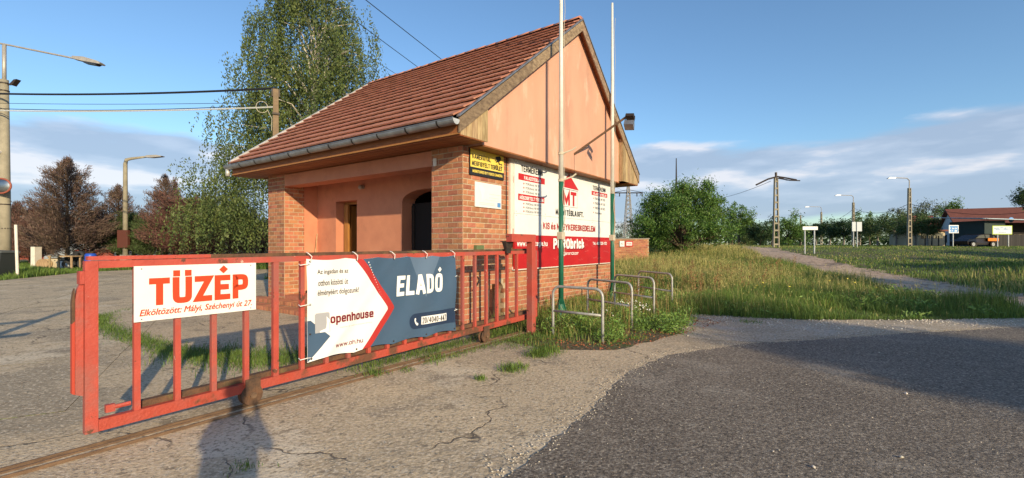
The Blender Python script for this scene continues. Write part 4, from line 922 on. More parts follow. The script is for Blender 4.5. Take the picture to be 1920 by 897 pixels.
# ================================================================ GATE
def build_gate():
    G = thing('sliding_gate', 'long red steel sliding gate with vertical bars across the yard entrance', 'gate', GATE0, RZ)
    Lg = 6.40
    def zb(x): return 0.145 + 0.017*x
    def zt(x): return 1.477 + 0.004*x
    def slanted(x0, x1, f0, f1, y0, y1):
        mb = MB(); v = [(x0, y0, f0(x0)), (x1, y0, f0(x1)), (x1, y1, f0(x1)), (x0, y1, f0(x0)), (x0, y0, f1(x0)), (x1, y0, f1(x1)), (x1, y1, f1(x1)), (x0, y1, f1(x0))]
        return mb.add(v, [(0,3,2,1),(4,5,6,7),(0,1,5,4),(1,2,6,5),(2,3,7,6),(3,0,4,7)])
    slanted(0.082, Lg, lambda x: zt(x)-.057, zt, -0.028, 0.028).build('top_rail', 'red_paint', G)
    slanted(0.082, Lg, zb, lambda x: zb(x)+.09, -0.03, 0.03).build('bottom_rail', 'red_paint_rusty', G)
    slanted(0.35, Lg, lambda x: zb(x)+.02, lambda x: zb(x)+.14, 0.034, 0.10).build('bottom_channel', 'rust_dark', G)
    slanted(0.03, 0.90, lambda x: zt(x)+.004, lambda x: zt(x)+.035, 0.03, 0.09).build('upper_channel', 'red_paint', G)
    slanted(0.90, Lg - .12, lambda x: zt(x)-.03, lambda x: zt(x)+.034, 0.031, 0.085).build('upper_channel', 'rust_dark', G)
    MB().box(0, 0.08, -0.03, 0.03, zb(0), zt(0)).build('end_stile', 'red_paint', G)
    MB().box(Lg, Lg + .06, -0.03, 0.03, zb(Lg), zt(Lg)).build('end_stile', 'red_paint', G)
    for k in range(20):
        x = 0.33 + 0.2888*k; w = 0.0275 if k in (4,) else 0.022
        if x > Lg - .1: break
        MB().box(x - w, x + w, -0.022, 0.022, zb(x) + .088, zt(x) - .055).build('bar', 'red_paint', G)
    # striker plate on the leading end
    MB().prism([(-.05, 0.46), (-.003, 0.44), (-.003, 1.30), (-.02, 1.31), (-.04, 1.26), (-.05, 1.18)], lambda a, b, d: (a, d, b), -0.01, 0.03).build('striker_plate', 'red_paint', G)
    MB().prism([(-.068, 0.47), (-.051, 0.46), (-.051, 1.02), (-.068, 1.0)], lambda a, b, d: (a, d, b), 0.0, 0.045).build('striker_plate', mat('orange_paint', (0.44, 0.055, 0.03), 0.6), G)
    MB().prism([(-.068, 1.0), (-.051, 1.02), (-.051, 1.27), (-.06, 1.24), (-.068, 1.16)], lambda a, b, d: (a, d, b), 0.0, 0.045).build('striker_plate', 'rust_dark', G)
    MB().box(-.03, -.001, -.03, .05, 1.30, 1.40).build('hinge_block', 'red_paint', G)
    MB().tube([(0.30, 0.03, 0.30), (0.16, 0.05, 0.29)], 0.018, 6).box(0.14, 0.2, 0.03, 0.07, 0.26, 0.32).build('latch', 'red_paint', G)
    # wheels with grooved rims
    for x in (1.24, 4.9):
        w = thing_part('wheel', G); w.location = (x, 0.0, 0.135)
        pr = [(-.045, .10), (-.03, .105), (-.012, .075), (.012, .075), (.03, .105), (.045, .10)]
        mb = MB(); n = 20; vs = []
        for k in range(n):
            q = 2*math.pi*k/n
            for yy, rr in pr: vs.append((rr*math.cos(q), yy, rr*math.sin(q)))
        m_ = len(pr); F = []
        for k in range(n):
            for i in range(m_-1): F.append((k*m_+i, k*m_+i+1, ((k+1) % n)*m_+i+1, ((k+1) % n)*m_+i))
        F.append(tuple(k*m_ for k in range(n))); F.append(tuple(k*m_+m_-1 for k in range(n))[::-1]); mb.add(vs, F)
        mb.build('rim', 'rust_dark', w); MB().tube([(0, -.075, 0), (0, .06, 0)], 0.03, 10).build('hub', 'rail_rust', w)
        MB().box(-.07, .07, -.06, -.048, .0, .16).build('axle_plate', 'rust_dark', w)
    # the guide post with arm and roller
    P = thing('gate_guide_post', 'thick red square post with a short arm over the right end of the gate', 'post', GATE0 + UX*6.05 - VX*0.16, RZ)
    MB().box(-.06, .06, -.06, .06, -.05, 1.79, .004).build('post', 'red_paint', P)
    MB().box(-.68, .061, -.062, .062, 1.655, 1.79, .004).build('arm', 'red_paint', P)
    MB().tube([(-.58, .10, 1.655), (-.58, .10, 1.60), (-.58, .10, 1.52), (-.58, .10, 1.46)], [.10, .085, .06, .05], 10).box(-.66, -.5, .04, .2, 1.655, 1.67).build('guide_roller', 'dark_metal', P)
    MB().box(-.06, .3, .14, .24, 1.655, 1.70).build('bracket', 'red_paint', P)
    # rail in the ground
    Rl = thing('gate_rail', 'rusty steel track set in the concrete under the sliding gate', 'rail', GATE0, RZ)
    MB().box(-4.5, 6.5, -0.112, -0.098, 0.0, 0.030).box(-4.5, 6.5, -0.02, -0.005, 0.0, 0.030).build('rail_edge', 'rail_rust', Rl)
    MB().box(-4.5, 6.5, -0.098, -0.02, 0.0, 0.016).build('rail_bed', 'concrete_ground', Rl)
    MB().box(-4.5, 6.5, 0.07, 0.085, 0.0, 0.028).build('rail_edge', 'rail_rust', Rl)
    return zb, zt
build_gate()
def Gl(x, y=0, z=0): return GATE0 + UX*x + VX*y + Vector((0, 0, z))
def build_gate_signs():
    S = thing('moved_shop_sign', 'white sign with big orange red letters on the left of the gate', 'sign', Gl(0.30, -0.036, 0.968), RZ)
    MB().box(0, 0.97, -0.012, 0, 0, 0.459).build('panel', 'white_board', S)
    print_on(S, 'lettering', -0.0135, [S_('TÜZÉP', 0.10, 0.895, 0.125, 0.355, .225, 0, .38)], 'orange_red_print')
    print_on(S, 'lettering', -0.0135, [('Elköltözött: Mályi, Széchenyi út 27.', 0.035, 0.93, 0.028, 0.10, .03, .28)], 'orange_red_print')
    print_on(S, 'screw', -0.0135, [flat(*[disc(a, z, .006, 8) for a in (.05, .92) for z in (.02, .435)])], 'grey_print')
    # banner : cloth surface with gentle folds, print layered on the same surface
    Bn = thing('sale_banner', 'wide vinyl banner half white and half dark blue tied to the gate bars', 'banner', Gl(1.80, -0.068, 0.337), RZ)
    Wb, Hb = 2.335, 1.115
    def edge(x, z):      # sag of the hem between ties
        k = z / Hb; return 0.0
    def surf(x, z):
        return 1.0*(-0.012*math.sin(x*5.2 + z*2.0)*math.cos(z*3.1 + x) - 0.008*math.sin(x*11 - z*7) - 0.014*math.exp(-((x - z*0.9 - .2)/.07)**2)*.6
                - 0.02*abs(math.sin(z*2.8))*math.exp(-((x - 2.33)/.12)**2) - 0.006*math.sin((x + z)*9))
    def cloth(name, poly_fn, m, off):
        nx, nz = 70, 34; V = []; F = []
        for j in range(nz+1):
            for i in range(nx+1):
                x, z = poly_fn(i/nx, j/nz)
                hem = (-0.018*abs(math.sin(x/Wb*math.pi*5)))*(z/Hb)**8 + 0.03*abs(math.sin(x/Wb*math.pi*4))*(1 - z/Hb)**8
                V.append((x, surf(x, z) - off, z + hem))
        for j in range(nz):
            for i in range(nx): a = j*(nx+1)+i; F.append((a, a+1, a+nx+2, a+nx+1))
        o = np_mesh(name, np.array(V), np.array(F), m, Bn, smooth=True); return o
    ap = (1.085, 0.47); top = 0.64; bot = 0.66
    def redge(z, d=0.0):     # x of the white field's right edge at height z
        if z > ap[1]: return 0.60 + (ap[0] - 0.60)*(Hb - z)/(Hb - ap[1]) + d
        return 0.70 + (ap[0] - 0.70)*(z)/(ap[1]) + d
    cloth('white_field', lambda u, v: (redge(v*Hb)*u, v*Hb), 'vinyl_white', 0)
    cloth('red_chevron', lambda u, v: (redge(v*Hb) + 0.115*u, v*Hb), 'vinyl_red', 0)
    cloth('blue_field', lambda u, v: (redge(v*Hb) + .115 + (Wb - redge(v*Hb) - .115)*u, v*Hb), 'vinyl_blue', 0)
    cloth('blue_corner', lambda u, v: (max(0.004, (0.27 - abs(v*0.44 - .235)*1.12))*u, v*0.44 + 0.006), 'vinyl_blue', 0.0015)
    cloth('fold_back', lambda u, v: (Wb*u, v*Hb), 'vinyl_white', -0.004)
    def pill(u, v):
        x0, x1 = 1.44, Wb - .004; z = 0.125 + 0.215*v; r = 0.1075; dx = r - math.sqrt(max(0, r*r - (z - .2325)**2)); return (x0 + dx + (x1 - x0 - dx)*u, z)
    cloth('number_panel', pill, 'vinyl_navy', 0.0015)
    cloth('number_field', lambda u, v: (1.67 + 0.46*u, 0.175 + 0.11*v), 'vinyl_white', 0.003)
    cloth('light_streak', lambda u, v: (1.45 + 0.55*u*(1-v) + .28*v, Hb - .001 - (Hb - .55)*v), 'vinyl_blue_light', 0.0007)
    def dense(name, items, m, off): return print_on(Bn, name, -off, items, m, surf=surf)
    dense('lettering', [('Az ingatlan és az', 0.115, 0.50, 0.93, 0.995, .012), ('otthon közötti út', 0.12, 0.50, 0.815, 0.88, .012), ('élményéért dolgozunk!', 0.115, 0.635, 0.69, 0.77, .012)], 'black_print', .004)
    dense('lettering', [S_('openhouse', 0.27, 0.855, 0.385, 0.485, .19, 0, .45), S_('www.oh.hu', 0.33, 0.70, 0.105, 0.155, .15, 0, .9)], 'dark_red_print', .009)
    dense('lettering', [S_('ELADÓ', 1.235, 2.07, 0.60, 0.865, .20, 0, .5)], 'white_print', .004)
    dense('lettering', [S_('20/4040-447', 1.69, 2.11, 0.19, 0.27, .13, 0, .7)], 'black_print', .006)
    dense('faint_lettering', [('ingatlan és otthon közötti élmény', 0.39, 0.84, 0.315, 0.335, 0.0)], 'pale_grey_print', .004)
    sq = [[(0.09, .30), (0.265, .30), (.265, .50), (.25, .515), (0.105, .515), (.09, .50)]]
    dense('logo_square', [flat(*sq)], 'pale_grey_print', .005)
    dense('logo_house', [flat([(0.145, .302), (0.258, .302), (0.258, .40), (.27, .42), (0.215, .485), (0.13, .40), (.145, .40)])], 'white_print', .0075)
    dots = [disc(0.79 + .014*k, 1.055 - .031*k, .0085 * max(.2, (1 - k/18)), 8) for k in range(15)]
    dense('dotted_line', [flat(*dots)], 'white_print', .004)
    ph = [[(1.535, .275), (1.555, .285), (1.565, .265), (1.555, .25), (1.575, .215), (1.595, .215), (1.61, .195), (1.595, .178), (1.57, .185), (1.545, .215), (1.532, .25)]]
    dense('phone_symbol', [flat(*ph)], 'white_print', .006)
    g = MB()
    for a in (0.04, 0.62, 1.18, 1.75, Wb - .03):
        for z in (Hb - .03, 0.035): g.tube([(a, surf(a, z) - .006, z), (a, surf(a, z) + .004, z)], .011, 8)
    for z in (.62, .3): g.tube([(0.03, surf(.03, z) - .006, z), (.03, surf(.03, z) + .004, z)], .011, 8)
    g.build('eyelet', 'dark_metal', Bn)
    tie = lambda a, z, b, c: MB().tube([(a, surf(a, z) - .01, z), ((a+b)/2 + .01, -.03, (z+c)/2 + .01), (b, 0.0, c), (b + .01, .05, c + .01)], .005, 5).build('cable_tie', 'cable_tie', Bn)
    for a in (0.04, 0.62, 1.18, 1.75, Wb - .03): tie(a, Hb - .03, a - .03, Hb + .06)
    for z in (Hb - .06, .62, .05): tie(0.03, z, -.08, z - .005)
    for z in (.3, .8): tie(Wb - .03, z, Wb + .03, z + .01)
build_gate_signs()

# ================================================================ FLAGPOLES, RACKS
def flagpole(px, d, lab):
    p = at(px, d); P = thing('flagpole', lab, 'flagpole', (p.x, p.y, 0), RZ, 'flagpoles in front of the gable wall')
    MB().tube([(0, 0, 0.05), (0, 0, 3.0)], [.055, .053], 14).build('lower_pole', 'pole_green', P, smooth=True)
    MB().tube([(0, 0, 3.0), (0, 0, 5.5), (0, 0, 8.2)], [.054, .044, .03], 14).build('upper_pole', 'pole_white', P, smooth=True)
    b = MB(); b.tube([(0, 0, 0.0), (0, 0, 0.05)], .17, 12)
    for k in range(4):
        q = math.pi/2*k; c, s_ = math.cos(q), math.sin(q)
        pts = [(.05, .05), (.19, .05), (.05, .48)]
        b.prism(pts, lambda a, z, dd: (a*c - dd*s_, a*s_ + dd*c, z), -.006, .006)
    b.tube([(0, 0, .05), (0, 0, .35)], [.13, .062], 10); b.build('base', 'pole_green', P)
    MB().box(-.067, .067, -.067, .067, 1.72, 1.88, .01).build('rope_binding', 'rope', P)
    rp = MB(); pts = [(.06 + .012*math.sin(k*1.7), -.05 + .01*math.cos(k*2.3), 1.8 + k*.4) for k in range(16)]; rp.tube(pts, .005, 5)
    pts = [(.055*math.cos(k*.9) + .0, -.058, 1.4 + k*.12) for k in range(14)]; rp.tube(pts, .006, 5); rp.build('halyard', 'rope', P)
    if px < 1100:
        for z in (3.55, 2.98):
            cl = MB(); cl.tube([(-.10, 0, z - .02), (0, 0, z)], .011, 6).tube([(0, -.05, z), (.14, -.20, z + .08), (.19, -.26, z + .14)], .018, 8).tube([(0, 0, z - .03), (0, 0, z + .03)], .062, 12); cl.build('cleat', 'rope', P)
    return P
flagpole(1052, 9.99, 'green and white flagpole standing behind the nearest bicycle rack, with two pale cleats')
flagpole(1148, 12.8, 'farther green and white flagpole at the right corner of the gatehouse')
def racks():
    sp = [((.72, 8.234), (1.478, 7.652), 'nearest of the four bicycle racks, in front of the left flagpole'), ((1.612, 10.0), (2.26, 8.85), 'second nearest of the four galvanised bicycle racks'),
          ((2.50, 11.45), (3.10, 10.25), 'third bicycle rack from the asphalt, between its two neighbours'), ((3.50, 13.0), (3.99, 11.7), 'farthest of the four galvanised bicycle racks, deepest in the weeds')]
    for a, b, lab in sp:
        v = Vector((b[0]-a[0], b[1]-a[1])); L = v.length
        P = thing('bicycle_rack', lab, 'bike rack', (a[0], a[1], 0), math.atan2(v.y, v.x), 'galvanised hoop bicycle racks')
        r = .14; hh = .88; pts = [(0, 0, -.05), (0, 0, .3), (0, 0, hh - r)] + [(r - r*math.cos(q), 0, hh - r + r*math.sin(q)) for q in [math.pi/10*k for k in range(1, 6)]]
        pts += [(L - r + r*math.sin(q), 0, hh - r + r*math.cos(q)) for q in [math.pi/10*k for k in range(0, 6)]] + [(L, 0, .3), (L, 0, -.05)]
        MB().tube(pts, .024, 12).build('hoop', 'galvanised', P, smooth=True)
        MB().tube([(.02, 0, .45), (L - .02, 0, .45)], .022, 12).build('crossbar', 'galvanised', P, smooth=True)
racks()

# ================================================================ POLES, LAMPS, WIRES
def lamp_pole_big():
    p = at(8, 24); P = thing('street_lamp', 'tall concrete lamp post with a long steel arm at the left edge', 'street lamp', (p.x, p.y, 0))
    MB().tube([(0, 0, 0), (0, 0, 4), (0, 0, zat(150, 24))], [.27, .235, .17], 16).build('pole', 'concrete_pole', P, smooth=True)
    zt_ = zat(85, 24)
    MB().tube([(0, 0, zat(160, 24)), (0, 0, zt_)], .085, 10).build('steel_top', 'lamp_metal', P, smooth=True)
    MB().tube([(-1.2, 0, zt_ + .25), (0, 0, zt_ + .05), (3.6, 0, zt_ - .68)], .045, 8).build('arm', 'lamp_metal', P)
    h = thing_part('lamp_head', P); h.location = (3.6, 0, zt_ - .67); h.rotation_euler = (0, .20, 0); h.scale = (1.15, 1.15, 1.15)
    MB().prism([(0, -.05), (.5, -.07), (1.25, -.05), (1.28, .0), (1.1, .07), (.5, .12), (0, .06)], lambda a, b, d: (a, d, b), -.15, .15).build('housing', 'lamp_metal', h)
    MB().prism([(.45, -.085), (1.15, -.065), (1.05, -.13), (.55, -.14)], lambda a, b, d: (a, d, b), -.12, .12).build('lens', 'glass_dark', h)
    MB().tube([(0, 0, zat(158, 24)), (.35, 0, zat(160, 24))], .02, 6).prism([(.35, -.05), (.5, -.10), (.75, .22), (.6, .2)], lambda a, b, d: (a, d, zat(158, 24) + b), -.12, .12).build('floodlight', 'dark_metal', P)
    mb = MB()
    for y in (158, 172, 385, 430): mb.tube([(0, 0, zat(y, 24)), (0, 0, zat(y, 24) + .06)], .25 if y > 200 else .20, 14)
    mb.build('band', 'dark_metal', P)
    MB().tube([(-.02, -.2, zat(287, 24)), (.02, -.33, zat(287, 24))], .09, 12).build('sensor', 'white_print', P)
    M_ = thing('traffic_mirror', 'round convex traffic mirror with red rim fixed to the left lamp post', 'mirror', (p.x + .36, p.y - .5, zat(349, 23.5)))
    n = 32; vs = [(0, -.10, 0)]
    for rr, yy in ((.20, -.085), (.33, -.045), (.40, 0)):
        for k in range(n): vs.append((1.2*rr*math.cos(2*math.pi*k/n), yy, rr*.864*math.sin(2*math.pi*k/n)))
    F = [(0, 1+k, 1+(k+1) % n) for k in range(n)]
    for j in range(2):
        for k in range(n): F.append((1+j*n+k, 1+(j+1)*n+k, 1+(j+1)*n+(k+1) % n, 1+j*n+(k+1) % n))
    MB().add(vs, F).build('glass', mat('mirror_glass', (0.42, 0.43, 0.42), 0.35, 1.0), M_, smooth=True)
    pts = [(.51*math.cos(2*math.pi*k/n), 0, .72*.51*math.sin(2*math.pi*k/n)) for k in range(n+1)]
    MB().tube(pts, .045, 8, False).build('rim', mat('mirror_rim', (0.30, 0.085, 0.055), 0.6), M_, smooth=True)
    MB().tube([(0, .02, 0), (0, .35, 0)], .03, 8).build('bracket', 'dark_metal', M_)
    # leaning white stay beside the pole
    S = thing('leaning_post', 'thin white post leaning against the left lamp post', 'post', (at(31, 23).x, 23, 0))
    MB().tube([(0.05, 0, 0), (-.25, .2, 2.6)], .06, 8).build('post', 'white_frame', S)
    C_ = thing('waste_container', 'black waste container with a grey lid under the left lamp post', 'bin', (at(-4, 23.2).x, 23.2, 0))
    MB().prism([(-.55, .1), (.45, .1), (.6, 1.22), (-.7, 1.22)], lambda a, b, d: (a, d, b), -.4, .4).build('body', mat('container_black', (0.03, 0.035, 0.035), 0.6), C_)
    MB().prism([(-.75, 1.22), (.65, 1.22), (.66, 1.30), (-.75, 1.38)], lambda a, b, d: (a, d, b), -.45, .45).build('lid', mat('container_lid', (0.10, 0.11, 0.11), 0.5), C_)
    for x in (-.45, .35): MB().tube([(x, -.42, .1), (x, -.35, .1)], .1, 12).build('wheel', 'dark_metal', C_)
lamp_pole_big()
def lamp_second():
    d = 34; p = at(235, d); P = thing('street_lamp', 'concrete street lamp with a bent arm among the brown conifers', 'street lamp', (p.x, p.y, 0))
    zt_ = zat(300, d)
    MB().tube([(0, 0, 0), (0, 0, zt_ - .3), (.08, 0, zt_), (.4, 0, zt_ + .08), (1.5, 0, zt_ + .22)], [.175, .13, .12, .10, .07], 12).build('pole', 'concrete_pole', P, smooth=True)
    MB().prism([(0, -.06), (.5, -.1), (1.25, -.03), (1.3, .02), (.9, .1), (.2, .07)], lambda a, b, dd: (a + 1.45, dd, b + zt_ + .24), -.16, .16).build('lamp_head', 'lamp_metal', P)
    MB().box(-.35, .4, -.32, -.05, zat(465, d), zat(432, d), .02).build('switch_box', mat('maroon_box', (0.10, 0.03, 0.02), 0.7), P)
    MB().box(-.2, .25, -.25, .25, 0, .9).build('footing', 'concrete_grey', P)
lamp_second()
# service pole by the birch
SP = at(517, 20); SPZ = zat(168, 20)
P_ = thing('utility_pole', 'square concrete utility pole rising behind the left roof verge before the birch', 'utility pole', (SP.x, SP.y, 0), .5)
MB().prism([(-.16, 0), (.16, 0), (.10, SPZ), (-.10, SPZ)], lambda a, b, d: (a, d, b), -.09, .09).build('pole', mat('pole_brown', (.24, .165, .10), .9, color2=(.17, .12, .075), nscale=3), P_)
MB().box(-.14, .14, -.16, -.122, SPZ - 1.1, SPZ - 1.02).box(-.16, .16, .0, .15, SPZ - .3, SPZ + .02).build('bracket', 'dark_metal', P_)
MB().tube([(-.52 + .22*math.cos(q), -.1, SPZ - .85 + .24*math.sin(q)) for q in [2*math.pi*k/16 for k in range(16)]] + [(-.15, -.15, SPZ - 1.3), (-.16, -.15, SPZ - 1.8)], .012, 5).build('cable_coil', 'rope', P_)
def wire(name, lab, a, b, sag, r, m, n=24, group='overhead cables and wires', parent=None):
    a, b = Vector(a), Vector(b); pts = [a.lerp(b, k/n) + Vector((0, 0, -sag*4*(k/n)*(1-k/n))) for k in range(n+1)]
    loc = a; mb = MB().tube([p - loc for p in pts], r, 5)
    o = mb.build(name, m, parent, label=lab, cat='cable', group=group); o.location = loc; return o
LP = at(8, 24)
for (ya, yb, sg, r, m, lab) in ((172, 166, .22, .05, 'cable_black', 'thick twisted black overhead cable, topmost between the left lamp post and the utility pole'),
                                (191, 192, .12, .012, 'cable_black', 'thin wire just below the thick black cable at left'),
                                (197, 196, .28, .018, 'cable_black', 'thin dark wire just above the pale cable at left'),
                                (204, 201, .18, .032, 'cable_white', 'pale cable, lowest of the overhead lines at left')):
    wire('overhead_cable', lab, (LP.x - 5, LP.y + .6, zat(ya - 1, 24.6)), (SP.x, SP.y, zat(yb, 20)), sg, r, m)
def pylon():
    d = 130; p = at(1178, d); P = thing('power_pylon', 'distant lattice power pylon with a flat crossarm right of the gatehouse', 'pylon', p)
    zt_ = zat(348, d) - p.z; mb = MB()
    def w(z): return 1.1*(1 - z/zt_) + .25
    N_ = 14; zs = [zt_*k/N_ for k in range(N_+1)]
    for sx, sy in ((1, 1), (1, -1), (-1, 1), (-1, -1)): mb.tube([(sx*w(z), sy*w(z), z) for z in (0, zt_)], .11, 4)
    for k in range(N_):
        a, b = zs[k], zs[k+1]
        for s_ in (1, -1): mb.tube([(-w(a), s_*w(a), a), (w(b), s_*w(b), b)], .06, 4).tube([(w(a), s_*w(a), a), (-w(b), s_*w(b), b)], .06, 4).tube([(s_*w(a), -w(a), a), (s_*w(b), w(b), b)], .06, 4)
    mb.build('mast', 'lamp_metal', P)
    zc = zat(362, d) - p.z; MB().tube([(-4, 0, zc), (4, 0, zc)], .16, 4).tube([(-4, 0, zc + .1), (0, 0, zc + .9), (4, 0, zc + .1)], .07, 4).build('crossarm', 'dark_metal', P)
    ins = MB().tube([(0, 0, 0), (0, 0, -.9)], .15, 6).mesh('insulator', 'dark_metal')
    for x in (-3.8, -2.4, 2.4, 3.8): put('insulator', ins, P, (x, 0, zc - .1))
    return p, zc + p.z - 1
pp, pz = pylon()
def ray(px, py, d): return Vector(((px-960)/FPX*d, d, zat(py, d)))
wire('overhead_cable', 'power line over the roof, upper right of the three', ray(640, -36, 14), (pp.x + 3.8, pp.y, pz), 1.5, .014, 'cable_black', 60)
wire('overhead_cable', 'power line over the roof, middle of the three', ray(600, -10, 16), (pp.x - 2.4, pp.y, pz), 1.5, .014, 'cable_black', 60)
wire('overhead_cable', 'power line over the roof, lowest of the three beside the birch', ray(640, 75, 30), (pp.x - 3.8, pp.y, pz), 1.0, .016, 'cable_black', 60)
for k, (ya, yb) in enumerate(((430, 444), (436, 448))):
    wire('overhead_cable', ['lower', 'upper'][k] + ' of the two distant power lines beyond the gatehouse corner', (pp.x - 60, pp.y + 30, 7 + k), (pp.x + 3, pp.y, 7.2 + k), 1, .04, 'cable_black', group='distant power lines')

def lattice_pole(px, d, ytop, lab, lamp=0, arms=False, w0=.36):
    p = at(px, d); P = thing('lattice_lamp_post' if lamp else 'lattice_pole', lab, 'street lamp' if lamp else 'utility pole', p, 0, 'concrete lattice poles along the road')
    H_ = zat(ytop, d) - p.z; mb = MB()
    for s_ in (-1, 1): mb.prism([(s_*w0/2 - .045, 0), (s_*w0/2 + .045, 0), (s_*w0*.25 + .035, H_), (s_*w0*.25 - .035, H_)], lambda a, b, dd: (a, dd, b), -.11, .11)
    n = int(H_/.62)
    for k in range(n):
        z = (k + .5)*H_/n; w = w0/2 - (w0*.28)*z/H_; mb.box(-w, w, -.09, .09, z - .07, z + .07)
    mb.build('mast', 'concrete_pole', P)
    if lamp:
        z = H_; MB().tube([(0, 0, z - .2), (0, 0, z + .8), (-.25, 0, z + 1.05), (-lamp, 0, z + 1.1)], .05, 6).build('arm', 'lamp_metal', P)
        MB().prism([(-lamp - .8, -.06), (-lamp, -.05), (-lamp + .1, .08), (-lamp - .5, .1)], lambda a, b, dd: (a, dd, b + z + 1.05), -.13, .13).build('lamp_head', 'zinc_light', P)
    if arms:
        MB().tube([(-2.1, -.6, H_ - .7), (-.9, -.3, H_ - .15), (.1, 0, H_ + .12), (1.0, .3, H_ + .05), (2.2, .6, H_ - .1)], .075, 5).tube([(0, 0, H_), (.9, -.6, H_ - .3), (1.9, -.4, H_ - .3)], .05, 5).tube([(0.3, 0, H_ + .05), (1.1, .3, H_ - .15), (1.5, -.5, H_ - .3)], .05, 5).tube([(0, 0, H_ - .2), (0, 0, H_ + .5)], .1, 5).build('crossarm', 'dark_metal', P)
    return P
lattice_pole(1455, 42, 334, 'concrete lattice pole with spread crossarms standing beside the dirt track', arms=True, w0=.46)
lattice_pole(1705, 50, 353, 'nearest lattice street lamp, left of the long house', 1.6)
lattice_pole(1600, 70, 380, 'lattice street lamp behind the pair of board signs', 2.0)
lattice_pole(1540, 95, 398, 'small far lattice street lamp at the left of the row', 2.6)
lattice_pole(1501, 120, 404, 'farthest pale pole behind the blank white board')
def rw(a, b, lab): wire('overhead_cable', lab, a, b, .9, .022, 'cable_black', group='roadside wires between the lattice lamps')
rw(ray(1705, 382, 50), ray(1600, 390, 70), 'wire slung between the two nearest lattice street lamps'); rw(ray(1600, 392, 70), ray(1540, 412, 95), 'wire slung between the farther lattice street lamps')
rw(ray(1705, 382, 50), ray(1990, 388, 40), 'wire running right from the nearest lattice lamp over the long house')
wire('overhead_cable', 'faint wire running left from the spread crossarm pole', ray(1445, 340, 42), ray(1300, 372, 90), .8, .02, 'cable_black', group='roadside wires')

# ================================================================ TREES
def crown_and_trunk(name, lab, base, H_, r, leafm, n, size, clumps, spread, trunk_h, trunk_r=.18, center_up=.62, barkm='bark', group=None, flatb=None, cat='tree', aspect=.6, shell=.35):
    T = thing(name, lab, cat, base, 0, group)
    pts, C = blob_points(n, (0, 0, H_*center_up), r, clumps, spread, shell, flatb)
    pts[:, 2] = np.maximum(pts[:, 2], .15)
    V, F = leaf_arrays(pts, size, aspect)
    np_mesh('crown', V, F, leafm, T)
    mb = MB(); top = H_*center_up
    mb.tube([(0, 0, -.1), (.05*H_*.3, 0, trunk_h*.5), (0, 0, trunk_h), (0, 0, top)], [trunk_r*1.25, trunk_r, trunk_r*.8, trunk_r*.3], 8)
    for c in C[:min(len(C), 16)]:
        z0 = trunk_h*random.uniform(.7, 1.2); mid = Vector((c[0]*.4, c[1]*.4, z0 + (c[2]-z0)*.55)); mb.tube([(0, 0, z0), mid, tuple(c)], [trunk_r*.45, trunk_r*.3, trunk_r*.08], 5, False)
    mb.build('trunk', barkm, T); return T
# walnut on the meadow
wb = at(1278, 31); 
def walnut():
    T = thing('walnut_tree', 'big rounded leafy green tree growing low over the meadow right of the gatehouse', 'tree', wb)
    allp = []; Cs = []
    for (cx_, cz, rx, rz__, n, cl) in ((0, 2.0, 3.0, 1.9, 19000, 90), (-1.3, 3.0, 1.4, 1.5, 8000, 34), (.9, 3.5, 1.6, 1.3, 9500, 40), (-2.3, 1.5, 1.2, 1.3, 4000, 26), (2.2, 2.2, 1.2, 1.6, 4500, 28), (-.2, 3.9, 1.2, .9, 3500, 20)):
        p, C = blob_points(n, (cx_, 0, cz), (rx, rx*.85, rz__), cl, .26, .55, -.85); allp.append(p); Cs.append(C)
    P = np.concatenate(allp); P = P[P[:, 2] > -.05]
    down = np.tile(np.array([[0, 0, -1.0]]), (len(P), 1)); V, F = leaf_arrays(P, .085, .55, down, 1.1); np_mesh('crown', V, F, 'walnut_leaf', T)
    mb = MB(); C = np.concatenate(Cs)
    mb.tube([(0, 0, -.1), (0, 0, .8)], [.25, .2], 8)
    for c in C[::5]: mb.tube([(0, 0, .5), (c[0]*.4, c[1]*.4, .6 + (c[2]-.6)*.6), tuple(c)], [.1, .07, .02], 5, False)
    mb.build('trunk', 'bark', T)
walnut()
